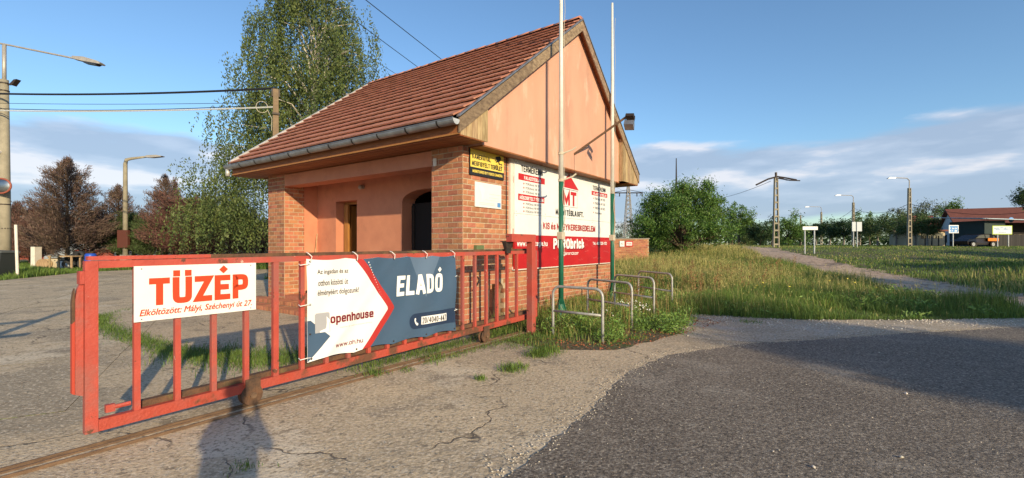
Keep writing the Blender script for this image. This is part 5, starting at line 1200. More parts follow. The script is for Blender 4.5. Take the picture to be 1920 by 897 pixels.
# weeping birch
def birch():
    D = 29.0; bx = at(590, D).x
    T = thing('birch_tree', 'tall weeping birch with white forked trunk behind the tiled roof', 'tree', (bx, D, 0))
    def loc(px, py): return Vector(((px-960)/FPX*D - bx, 0, zat(py, D)))
    ytab = [-70, -40, 0, 50, 100, 150, 200, 250, 300, 350, 400, 450]
    lft = [550, 522, 500, 484, 462, 458, 436, 425, 400, 372, 352, 362]
    rgt = [620, 650, 672, 684, 702, 716, 716, 705, 690, 650, 610, 570]
    def env(z):
        py = 460 - (z - 1.6)*FPX/D; l = np.interp(py, ytab, lft); r = np.interp(py, ytab, rgt)
        return (l-960)/FPX*D - bx, (r-960)/FPX*D - bx
    zmax = zat(-60, D)
    # leaders and limbs
    mb = MB()
    def limb(pts, r0, r1, n=7):
        m = len(pts); mb.tube(pts, [r0 + (r1-r0)*k/(m-1) for k in range(m)], n, False)
    fork = loc(588, 165)
    limb([Vector((-.1, 0, -.1)), loc(592, 300), loc(590, 200), fork], .30, .17)
    limb([fork, loc(596, 110), loc(610, 60), loc(612, 10), loc(600, -45)], .13, .03)
    limb([fork, loc(578, 110), loc(562, 70), loc(560, 10), loc(566, -30)], .10, .02)
    limb([loc(591, 200), loc(572, 165), loc(560, 120)], .09, .02)
    limb([loc(592, 180), loc(604, 165), loc(618, 150), loc(640, 120)], .06, .02)
    limb([loc(590, 260) + Vector((0, 1, 0)), loc(550, 220), loc(535, 160), loc(515, 130)], .10, .03)
    limb([loc(592, 290), loc(560, 240) + Vector((0, -1, 0)), loc(530, 190)], .09, .02)
    limb([loc(592, 330), loc(520, 290), loc(450, 250), loc(420, 240)], .11, .02)
    limb([loc(592, 350), loc(500, 340) + Vector((0, -1.5, 0)), loc(430, 310)], .1, .02)
    limb([loc(592, 220), loc(640, 150) + Vector((0, 1, 0)), loc(680, 120)], .09, .02)
    for k in range(46):
        z0 = random.uniform(3, 15); a = random.uniform(0, 2*math.pi); l, r = env(min(z0 + 2, 17)); rx = (r if math.cos(a) > 0 else -l)*.8
        e = Vector((math.cos(a)*rx, math.sin(a)*min(4.5, (r-l)*.42), z0 + random.uniform(1, 2.6))); limb([Vector((0, 0, z0)), e*.5 + Vector((0, 0, (z0+e.z)*.25 + .4)), e], .06, .012, 5)
    mb.build('trunk', 'birch_bark', T)
    # hanging strands
    P = []; A = []; strands = MB()
    for k in range(4400):
        z = zmax - (zmax - 3.0)*random.random()**.82; l, r = env(z); cx_ = (l + r)/2; hw = (r - l)/2; dep = min(4.6, hw*.95)
        q = random.uniform(0, 2*math.pi); rad = random.uniform(.25, 1.0)**.6 * (1 if random.random() < .85 else .7)
        # gaps: clumpy modulation
        if math.sin(z*1.9 + q*3.0)*math.cos(q*5 + z*.7) > .62: continue
        hw *= 1 + .22*math.sin(z*2.1 + q*2) + .14*math.sin(z*4.7 - q); x = cx_ + math.cos(q)*hw*rad; y = math.sin(q)*dep*rad; Ls = random.uniform(.8, 3.2)
        n = int(Ls/.065); drift = Vector((random.uniform(-.1, .1), random.uniform(-.1, .1), 0)); out = Vector((math.cos(q), math.sin(q), 0))
        t = np.linspace(0, 1, n)[:, None]
        base = np.array([[x, y, z]]) + t*np.array([[drift.x*Ls + out.x*.25, drift.y*Ls + out.y*.25, -Ls]]) + np.array([[0, 0, .3]])*np.sin(t*1.6)
        base = base + RNG.normal(size=(n, 3))*np.array([[.075, .075, .05]]); P.append(base)
        A.append(np.tile(np.array([[0, 0, -1.0]]), (n, 1)))
    pc, _ = blob_points(30000, (0, 0, 0), (1, 1, 1), 420, .055, .1); z = 3 + (pc[:, 2] + 1)/2*(zmax - 4); lr = np.array([env(v) for v in z]); c = lr.mean(1); hw = (lr[:, 1]-lr[:, 0])/2
    pc2 = np.stack([c + pc[:, 0]*hw*.85, pc[:, 1]*np.minimum(4.3, hw), z], 1); P.append(pc2); A.append(np.tile(np.array([[0, 0, -1.0]]), (len(pc2), 1)))
    P = np.concatenate(P); A = np.concatenate(A); zz = 460 - (P[:, 2] - 1.6)*FPX/D
    tx = (np.interp(zz, [-45, 10, 60, 110, 165, 200, 300], [600, 612, 610, 596, 588, 590, 592]) - 960)/FPX*D - bx; tx2 = (np.interp(zz, [70, 110, 165], [562, 578, 588]) - 960)/FPX*D - bx
    ok = (P[:, 2] > .8) & ~((P[:, 1] < .3) & (np.abs(P[:, 0] - tx) < .42) & (zz > 45) & (RNG.random(len(P)) < .93)) & ~((P[:, 1] < .3) & (np.abs(P[:, 0] - tx2) < .3) & (zz > 70) & (zz < 200) & (RNG.random(len(P)) < .8))
    hol = np.sin(P[:, 0]*1.5 + P[:, 1]*1.1)*np.sin(P[:, 2]*.85 + P[:, 0]*.6) ; ok &= RNG.random(len(P)) < np.clip(1.2 - .7*np.clip(hol, 0, 1), .4, 1); P, A = P[ok], A[ok]
    V, F = leaf_arrays(P, .080, .85, A, .7); np_mesh('crown', V, F, 'birch_leaf', T)
birch()
# dying conifers
def conifer(name, lab, base, H_, R_, m, n, group, lean=0.0, cat='tree', peak=1.0, top_pow=1.0):
    T = thing(name, lab, cat, base, 0, group)
    mb = MB(); mb.tube([(0, 0, -.1), (0, 0, H_*.9)], [.16, .03], 7)
    n = int(n*2.3); nb = int(90 + H_*14); P = []; A = []
    for k in range(nb):
        f = (k + random.random())/nb; z0 = .5 + f*(H_ - .8); rr = R_*((1 - f)**top_pow*.95 + .04)*random.uniform(.7, 1.18)*(1 if f < .72 else 1 - (f - .72)*2.2); q = random.uniform(0, 2*math.pi)
        e = Vector((math.cos(q)*rr, math.sin(q)*rr, z0 + rr*random.uniform(.3, .9)*(1 + .5*f))); mb.tube([(0, 0, z0), (e.x*.5, e.y*.5, z0 + (e.z-z0)*.35), tuple(e)], [.022, .012, .005], 4, False)
        ns = max(8, int(n/nb*(.12 + 1.5*(rr/R_)**1.2))); t = RNG.uniform(.25, 1.06, (ns, 1))**.8; s = np.array([[0, 0, z0]]) + t*np.array([[e.x, e.y, e.z - z0]]) + RNG.normal(size=(ns, 3))*(.10 + .11*rr*(1.1 - t))*np.array([[1, 1, .7]])
        P.append(s); A.append(np.tile(np.array([[e.x, e.y, max(.4, e.z - z0)*1.1 + .25]]), (ns, 1)))
    P = np.concatenate(P); A = unit(np.concatenate(A)); P[:, 2] = np.maximum(P[:, 2], .1)
    V, F = leaf_arrays(P, .115, .28, A, .42); np_mesh('crown', V, F, m, T); mb.build('trunk', 'bark', T); return T
gc_ = 'half dead conifers at the back of the yard'
conifer('conifer_tree', 'tallest brown drying conifer with pointed top in front of the orange roofs', at(126, 33), 8.0, 2.9, 'brown_grey_needle', 17000, gc_, top_pow=.75)
conifer('conifer_tree', 'thin greyish conifer at the left edge behind the mirror post', at(32, 36), 5.2, 2.2, 'brown_grey_needle', 6000, gc_)
conifer('conifer_tree', 'narrow half green conifer just left of the second street lamp', at(222, 37), 6.6, 1.7, 'brown_grey_needle', 7000, gc_, top_pow=.6)
conifer('conifer_tree', 'low green conifer at the foot of the second street lamp', at(250, 36), 4.2, 1.9, 'green_needle', 8000, gc_, top_pow=.6)
conifer('conifer_tree', 'tall twin topped brown conifer right of the second street lamp', at(310, 37), 7.4, 2.3, 'brown_grey_needle', 10000, gc_, top_pow=.8)
conifer('conifer_tree', 'narrow brown conifer touching the twin topped one', at(328, 38), 7.3, 1.5, 'brown_needle', 6000, gc_)
conifer('conifer_tree', 'broad rusty brown conifer bush beside the birch foliage', at(352, 34), 5.0, 2.7, 'brown_needle', 15000, gc_, top_pow=.45)
conifer('conifer_tree', 'rusty brown conifer bush seen under the birch', at(440, 35), 4.4, 2.3, 'brown_needle', 9000, gc_, top_pow=.5)
conifer('conifer_tree', 'low rusty conifer close to the left brick pier', at(492, 40), 3.8, 2.2, 'brown_needle', 6000, gc_, top_pow=.5)
conifer('conifer_tree', 'low dark green conifer under the tallest brown one', at(75, 35), 3.2, 2.0, 'brown_needle', 6000, gc_, top_pow=.5)
conifer('conifer_tree', 'rusty conifer between the street lamp and the twin topped one', at(283, 35), 3.6, 1.7, 'green_needle', 5000, gc_, top_pow=.5)

conifer('conifer_tree', 'rusty conifer between the tallest brown one and the half green one', at(172, 39), 4.6, 2.2, 'brown_needle', 7000, gc_, top_pow=.5)
conifer('conifer_tree', 'tall thin rusty conifer at the left end of the birch foliage', at(388, 38), 5.6, 2.0, 'brown_needle', 8000, gc_, top_pow=.55)
conifer('conifer_tree', 'broad rusty conifer bush just right of the leaning white post', at(58, 37), 4.6, 2.6, 'brown_needle', 8000, gc_, top_pow=.5)
# right-hand distance
def bushy(px, d, ytop, wpx, m, lab, n=5000, size=None, trunk_h=1.2, group='trees in the distance on the right', name='broadleaf_tree', cu=.55, ry=None, cl=50, flatb=None, barkm='bark'):
    p = at(px, d); H_ = zat(ytop, d) - p.z; r = wpx/FPX*d/2; size = size or max(.07, d*.0022)
    return crown_and_trunk(name, lab, p, H_, (r, r*.9, H_*(1-cu)*.98), m, n, size, cl, max(.25, r*.16), trunk_h, .075 + H_*.009, cu, barkm, group, flatb)
bushy(1385, 62, 380, 52, 'walnut_leaf', 'airy poplar with pale trunk right of the big round tree', 5000, cu=.60, trunk_h=2.5)
bushy(1405, 66, 408, 46, 'acacia_leaf', 'mid green tree filling the gap left of the crossarm pole', 4000, cu=.52)
bushy(1372, 75, 404, 30, 'dark_leaf', 'small dark tree peeping out behind the big round tree', 2500)
bushy(1425, 60, 418, 46, 'dark_leaf', 'low dark tree left of the crossarm pole', 3500)
bushy(1402, 70, 424, 40, 'dark_leaf', 'lowest dark bushy tree at the end of the dirt track', 2500)
bushy(1478, 55, 402, 62, 'walnut_leaf', 'bright green tree right behind the crossarm pole', 5500, cu=.52, trunk_h=.8)
bushy(1447, 64, 408, 34, 'dark_leaf', 'dark tree half hidden by the crossarm pole', 2500)
bushy(1500, 66, 424, 34, 'dark_leaf', 'dark tree behind the blank white board', 2200)
row = [(1530, 84, 418, 40), (1556, 80, 414, 44), (1582, 76, 416, 46), (1612, 72, 412, 50), (1645, 68, 408, 54), (1680, 63, 400, 60), (1716, 58, 400, 60), (1738, 56, 402, 44)]
rl = ['first small dark street tree at the far left end of the row', 'second street tree of the row, behind a lattice lamp', 'third street tree of the row left of the pair of boards', 'fourth street tree, right behind the pair of boards',
      'fifth street tree of the row, right of the pair of boards', 'sixth street tree, left of the nearest lattice lamp', 'seventh street tree behind the nearest lattice lamp', 'last street tree of the row beside the cream garage']
for (px, d, yt, w), lab in zip(row, rl):
    bushy(px, d, yt, w*1.12, 'acacia_leaf' if px > 1600 else 'dark_leaf', lab, 3400, trunk_h=1.7, group='roadside trees with whitewashed trunks', name='street_tree', cu=.66, flatb=-.75, barkm='concrete_grey')
bushy(1742, 85, 376, 66, 'grey_leaf', 'grey green rounded tree behind the long house', 4500, cu=.6)
bushy(1690, 100, 390, 44, 'grey_leaf', 'grey green tree behind the nearest lattice lamp', 2500, cu=.6)
bushy(1785, 80, 368, 44, 'walnut_leaf', 'lighter green upright tree behind the house gable', 3500, cu=.6)
bushy(1608, 110, 393, 16, 'walnut_leaf', 'pale poplar tip left of the lamp above the street trees', 900, cu=.6); bushy(1630, 112, 398, 14, 'walnut_leaf', 'lower pale poplar tip above the street trees', 800, cu=.6)
bushy(1925, 46, 352, 48, 'dark_leaf', 'dark pine like tree cut by the right edge of the picture', 3000, cu=.84, trunk_h=4.5)
bushy(1165, 140, 412, 40, 'grey_leaf', 'pale leafless looking tree behind the power pylon', 1600, cu=.55, size=.22); bushy(1195, 120, 405, 34, 'grey_leaf', 'grey tree left behind the big round tree', 1600, cu=.5, size=.2)
# far wood line all around the horizon
def wood_line():
    P = []
    for (x0, y0, x1, y1, n, hgt_) in ((-260, 170, 60, 240, 7000, 9), (60, 240, 420, 200, 9000, 9), (420, 200, 600, 60, 4000, 9), (-260, 170, -300, 20, 3000, 9)):
        t = RNG.random(n); x = x0 + (x1-x0)*t + RNG.normal(size=n)*4; y = y0 + (y1-y0)*t + RNG.normal(size=n)*4; z = hgt(x, y) + RNG.random(n)**.8*(hgt_ + 3*np.sin(x*.09) + 2*np.sin(x*.31))*.6; P.append(np.stack([x, y, z], 1))
    V, F = leaf_arrays(np.concatenate(P), 1.1, .8); np_mesh('far_wood', V, F, 'dark_leaf', label='continuous far off wood closing the horizon', cat='wood', kind='stuff')
wood_line()
# trees standing beside and behind the photographer, out of the picture: they throw the long shadows on the road and meadow
k_ = 'trees standing outside the picture on the sunny side'
for (x, y, H_, r, lab) in ((18.0, -14.4, 9.2, 3.0, 'round tree behind the photographer beside the road'), (26.2, -16.5, 11.6, 3.4, 'large tree behind the photographer at the right'), (32, -13, 12.5, 4.0, 'tallest tree right of the road behind the photographer'),
                         (37, -2, 11, 3.6, 'broad tree at the right of the road outside the picture'), (36, 8, 7.5, 3.2, 'tree beside the dirt track outside the picture'), (43, 14, 8.5, 3.4, 'tree on the embankment outside the picture')):
    crown_and_trunk('roadside_tree', lab, (x, y, 0), H_, (r, r, H_*.42), 'walnut_leaf', 30000, .23, 200, .40, H_*.25, .2, .56, 'bark', k_, shell=.05)

# ================================================================ BUILDINGS, SIGNS, CAR IN THE DISTANCE
mat('brown_roof', (0.19, 0.065, 0.045), .8, color2=(.15, .05, .036), nscale=2); mat('dark_red_roof', (0.17, 0.04, 0.03), .8); mat('orange_roof', (0.55, 0.17, 0.08), .85, color2=(.42, .12, .06), nscale=2, island=.1)
mat('cream_wall', (0.55, 0.46, 0.31), .9, color2=(.5, .41, .27), nscale=1); mat('blue_grey_wall', (0.50, 0.56, 0.58), .9); mat('pale_wall', (0.55, 0.58, 0.60), .9); mat('blue_metal', (0.34, 0.42, 0.50), .5, .2); mat('dark_board', (0.035, 0.032, 0.03), .8, objvar=.3)
mat('brick_low', (0.42, 0.17, 0.09), .85, color2=(.34, .12, .065), nscale=6, bump=.5, bscale=12); mat('dark_green_wall', (0.03, 0.05, 0.05), .8)
def gable_house(lab, px0, px1, d, y_eave, y_ridge, ybase, wallm, roofm, depth=7, gable_px=None, name='house'):
    """long house with its ridge across the view; the left gable can be pulled towards the camera"""
    a, b = at(px0, d), at(px1, d); base = min(a.z, b.z); Hs = thing(name, lab, 'building', (a.x, d, base)); L = b.x - a.x; ze = zat(y_eave, d) - base; zr = zat(y_ridge, d) - base
    MB().box(0, L, 0, depth, -.3, ze).prism([(0, ze), (depth, ze), (depth/2, zr - .12)], lambda p, q, dd: (dd, p, q), 0, L).build('wall', wallm, Hs)
    rf = MB()
    for s_ in (0, 1):
        y0, y1 = (-.5, depth/2) if s_ == 0 else (depth + .5, depth/2); ez = ze - .14
        rf.add([(-.4, y0, ez), (L + .4, y0, ez), (L + .4, y1, zr), (-.4, y1, zr), (-.4, y0, ez + .14), (L + .4, y0, ez + .14), (L + .4, y1, zr + .14), (-.4, y1, zr + .14)], [(0,3,2,1),(4,5,6,7),(0,1,5,4),(1,2,6,5),(2,3,7,6),(3,0,4,7)])
    rf.build('roof', roofm, Hs); return Hs, L, ze, zr
def win(H_, x0, x1, z0, z1, m='glass_dark', y=-.04, frame='white_frame', name='window'):
    f = MB().box(x0, x1, y, 0.0, z0, z1).build(name, frame, H_); MB().box(x0 + .08, x1 - .08, y - .02, y - .002, z0 + .08, z1 - .08).build('pane', m, f)
# long brown-roofed house: built turned so its left gable shows
def long_house():
    d = 62; a = at(1800, d); Hs = thing('house', 'long low house with a brown roof behind the dark car', 'building', (a.x, d, a.z), -0.5); L = 26; dep = 8; ze = zat(428, d) - a.z; zr = zat(394, 65) - a.z
    MB().box(0, L, 0, dep, -.4, ze).build('wall', 'cream_wall', Hs)
    MB().prism([(0.0, 0), (dep, 0), (dep, ze), (dep/2, zr - .1), (0, ze)], lambda p, q, dd: (dd, p, q), -.03, -.002).build('gable_wall', 'blue_grey_wall', Hs)
    rf = MB()
    for y0 in (-.6, dep + .6):
        rf.add([(-.5, y0, ze - .2), (L, y0, ze - .2), (L, dep/2, zr), (-.5, dep/2, zr), (-.5, y0, ze), (L, y0, ze), (L, dep/2, zr + .16), (-.5, dep/2, zr + .16)], [(0,3,2,1),(4,5,6,7),(0,1,5,4),(1,2,6,5),(2,3,7,6),(3,0,4,7)])
    rf.build('roof', 'brown_roof', Hs); MB().box(0.2, L, -.62, -.55, ze - .35, ze - .18).build('eaves_board', mat('eave_orange', (.45, .2, .1), .8), Hs)
    for x in (3.5, 7.5, 12): win(Hs, x, x + 1.6, ze - 2.0, ze - .9, frame='dark_board')
    for x in (2.5, 5): MB().box(-.07, -.035, x, x + 1.1, ze - 1.9, ze - .8).build('window', 'glass_dark', Hs)
long_house()
Hs, L, ze, zr = gable_house('dark red roofed house part hidden behind the last street trees', 1738, 1782, 70, 430, 404, 455, 'cream_wall', 'dark_red_roof')
g = at(1722, 60); Gg = thing('garage', 'cream flat roofed garage with wide dark openings left of the long house', 'building', g)
zz = zat(434, 60) - g.z; MB().box(0, 3.4, 0, 4, -.2, zz).build('wall', 'cream_wall', Gg); MB().box(-.2, 3.6, -.3, 4.2, zz, zz + .2).build('roof', 'brown_roof', Gg)
for x in (.35, 1.9): MB().box(x, x + 1.2, -.05, .02, zz - .9, zz - .2).build('window', 'glass_dark', Gg)
for k in range(5): MB().box(-.2 + k*.85, -.12 + k*.85, -1.2, -1.1, -.1, 1.3).build('fence_post', 'dark_board', Gg)
# shed with blue-grey sheet roof and board fence
sh = at(1846, 50); Sh = thing('shed', 'dark open shed under a pale blue sheet metal roof at the right edge', 'building', sh)
zh = zat(411, 50) - sh.z; MB().box(0, 2.2, 0, 4, -.3, zh - .15).build('wall', 'dark_green_wall', Sh)
MB().add([(-1.2, -1.0, zh - .02), (9, -1.0, zh - .35), (9, 5, zh + .1), (-1.2, 5, zh + .4), (-1.2, -1.0, zh + .06), (9, -1.0, zh - .27), (9, 5, zh + .18), (-1.2, 5, zh + .48)], [(0,3,2,1),(4,5,6,7),(0,1,5,4),(1,2,6,5),(2,3,7,6),(3,0,4,7)]).build('roof', 'blue_metal', Sh)
for x in (3.8, 6.2, 8.6): MB().box(x, x + .12, -.6, -.48, 0, zh - .3).build('post', 'wood_brown', Sh)
MB().box(2.3, 9, 2.0, 2.1, 0, zh - .3).build('back_wall', 'dark_interior', Sh); MB().box(3.2, 8.8, .0, .1, 1.2, 1.32).box(3.2, 8.8, .0, .1, .9, 1.0).build('rail', 'wood_pale', Sh)
Fn = thing('board_fence', 'dark upright board fence in front of the shed', 'fence', at(1848, 49) + Vector((0, -.6, 0)))
fb = MB().box(0, .15, 0, .03, 0, 1.25).mesh('fence_board', 'dark_board')
for k in range(46): put('fence_board', fb, Fn, (k*.165, random.uniform(0, .01), random.uniform(-.02, .02)))
MB().box(0, 7.6, .032, .08, .25, .33).box(0, 7.6, .032, .08, .95, 1.03).build('rail', 'dark_board', Fn)
def board_sign(name, lab, px, d, y0, y1, wpx, posts, m, border=None, text=None, tm='black_print', yaw=0.0):
    p = at(px, d); z0, z1 = zat(y1, d) - p.z, zat(y0, d) - p.z; w = wpx/FPX*d; S = thing(name, lab, 'sign', p, yaw)
    for a in posts: MB().tube([(a*w, .06, -.1), (a*w, .06, z1)], .045, 8).build('post', 'zinc_light', S)
    if border: MB().box(-w/2, w/2, -.02, .02, z0, z1).build('border', border, S); MB().box(-w/2 + .07, w/2 - .07, -.03, -.022, z0 + .07, z1 - .07).build('panel', m, S)
    else: MB().box(-w/2, w/2, -.02, .02, z0, z1).build('panel', m, S)
    if text: print_on(S, 'lettering', -.034, [(t, a*w, b*w, z0 + (z1-z0)*c, z0 + (z1-z0)*e, .02) for t, a, b, c, e in text], tm)
    return S, w, z0, z1
board_sign('blank_sign', 'long blank white board on two posts beside the dirt track', 1519, 32, 425, 431.5, 28, (-.32, .32), 'white_board')
board_sign('board_sign', 'left narrow grey board of the roadside pair', 1601, 44, 416.5, 434, 7, (0,), 'pale_wall'); board_sign('board_sign', 'right wider grey board on a white post of the roadside pair', 1611, 43, 416.5, 434, 9.5, (-.3,), 'pale_wall')
S_, w, z0, z1 = board_sign('parking_sign', 'square blue and white traffic sign in front of the grey gable', 1788, 46, 422.5, 437.5, 18, (0,), 'blue_print', 'white_print')
icons = [rect(-.7, -.6, .0, .25), disc(-.65, .32, .05, 8), rect(-.25, -.15, -.0, .3), rect(-.1, .05, .05, .2), rect(.2, .3, .0, .3), rect(.4, .52, .05, .25), rect(-.7, -.55, -.5, -.25), rect(-.35, -.25, -.5, -.2), rect(.1, .55, -.5, -.38), [(.1, -.35), (.32, -.15), (.55, -.35)]]
print_on(S_, 'pictograms', -.034, [flat(*[[(a*w/2*1.2, (z0+z1)/2 + b*(z1-z0)*.6) for a, b in ic] for ic in icons])], 'white_print')
board_sign('billboard', 'pale billboard with a yellow green border in front of the shed', 1879, 45, 423.5, 440, 37, (-.2, .35), 'white_board', mat('lime_border', (.45, .55, .08), .6).name, [('PARKETTABOLT', -.42, .40, .48, .82), ('HÁZHOZSZÁLLÍTÁS', -.2, .18, .18, .32)], 'blue_print')
rs = at(1896, 52); Rs = thing('round_sign', 'round blue traffic sign above the billboard', 'sign', rs)
zc = zat(412.5, 52) - rs.z; MB().tube([(0, -.02, zc), (0, .02, zc)], .28, 20).build('disc', 'blue_print', Rs); MB().tube([(0, .05, 0), (0, .05, zc)], .04, 8).build('post', 'zinc_light', Rs)
def car():
    d = 48; p = at(1826, d); C_ = thing('parked_car', 'dark hatchback car with an orange tail parked before the long house', 'car', p, 0.12)
    paint = mat('car_dark', (.025, .018, .018), .25, .3, spec=.6); mat('car_glass', (.02, .022, .03), .05, spec=.8); mat('car_orange', (.75, .22, .03), .3); mat('tail_red', (.5, .02, .01), .3)
    prof = [(-1.75, .30), (-1.80, .62), (-1.55, .80), (-.95, .88), (-.45, 1.22), (.1, 1.34), (1.1, 1.34), (1.62, 1.10), (1.78, .95), (1.82, .40), (1.6, .26), (-1.6, .24)]
    n = len(prof); vs = []; ys = ((-.72, .86), (-.84, 1.0), (.84, 1.0), (.72, .86))
    for y, k in ys:
        for x, z in prof:
            inset = (z - .9)*.28 if z > .9 else 0
            vs.append((x*(.985 if k < 1 else 1), y - math.copysign(inset, y), z if k == 1 else z*.99 + .004))
    F = []
    for j in range(3):
        for i in range(n): F.append((j*n+i, j*n+(i+1) % n, (j+1)*n+(i+1) % n, (j+1)*n+i))
    F.append(tuple(range(n))[::-1]); F.append(tuple(range(3*n, 4*n)))
    MB().add(vs, F).build('body', paint, C_)
    for s_ in (-1, 1):
        MB().prism([(-.85, .90), (-.42, 1.17), (.15, 1.27), (.25, .92)], lambda a, b, dd: (a, dd, b), s_*.80, s_*.83).build('side_window', 'car_glass', C_)
        MB().prism([(.32, .92), (.25, 1.27), (1.05, 1.27), (1.4, 1.05), (1.3, .93)], lambda a, b, dd: (a, dd, b), s_*.80, s_*.83).build('side_window', 'car_glass', C_)
        for x in (-1.12, 1.15):
            w_ = thing_part('wheel', C_); w_.location = (x, s_*.78, .30); MB().tube([(0, -.09, 0), (0, .09, 0)], .31, 18).build('tyre', 'dark_interior', w_); MB().tube([(0, -.1, 0), (0, .1, 0)], .18, 12).build('rim', 'zinc', w_)
        MB().box(1.76, 1.835, s_*.62 - .12, s_*.62 + .12, .72, .92).build('tail_light', 'tail_red', C_)
    MB().box(.55, 1.80, -.875, -.80, .62, .92, .01).box(1.81, 1.85, -.5, .5, .62, .90).build('rear_panel', 'car_orange', C_, label='orange rear quarter panel')  # rear side and tail coloured orange against the dark body
    MB().box(1.82, 1.845, -.25, .25, .45, .56).build('number_plate', 'white_board', C_)
car()
# low brick wall with two small signs behind the gatehouse corner
lw = at(1140, 27); LW = thing('low_brick_wall', 'low brick wall with concrete coping beyond the right corner of the gatehouse', 'wall', (lw.x, 27, hz(3, 27) - .2), -.08)
LW_H = zat(447, 27) - (hz(3, 27) - .2)
MB().box(-3, 2.3, 0, .25, 0, LW_H - .05).build('wall', 'mortar', LW); MB().box(-3, 2.35, -.03, .28, LW_H - .05, LW_H).build('coping', 'concrete_grey', LW)
mb = MB()
for r in range(int(LW_H/.1)):
    x = -3 - (.125 if r % 2 else 0)
    while x < 2.25: mb.box(max(x, -3), min(x + .238, 2.29), -.012, .01, r*.1 + .006, r*.1 + .094); x += .25
mb.build('brick', 'brick_clay_joined', LW, kind='stuff')
for x, w, m, t, lab, tm in ((.65, .26, 'white_board', 'OTP', 'small white notice on the low brick wall', 'grey_print'), (.98, .42, 'red_print', 'YORK', 'small red framed sign on the low brick wall', 'white_print')):
    q = LW.location + Vector((x, -.1, LW_H - .48)); s_ = thing('small_sign', lab, 'sign', q, -.08); MB().box(0, w, -.02, .0, 0, .32).build('panel', m, s_); 
    if m == 'red_print': MB().box(.05, w - .05, -.026, -.021, .06, .26).build('field', 'white_board', s_); print_on(s_, 'lettering', -.03, [('YTONG', .08, w - .08, .11, .21, .02)], 'red_print')
    else: print_on(s_, 'lettering', -.024, [('TÉGLA', .05, w - .05, .12, .2, .01)], tm)
mt = at(1268, 110); MT = thing('radio_mast', 'thin radio mast rising above the big round tree', 'mast', mt); zm = zat(297, 110) - mt.z
MB().tube([(0, 0, 0), (0, 0, zm*.65), (0, 0, zm)], [.45, .22, .10], 6).build('mast', 'dark_metal', MT)
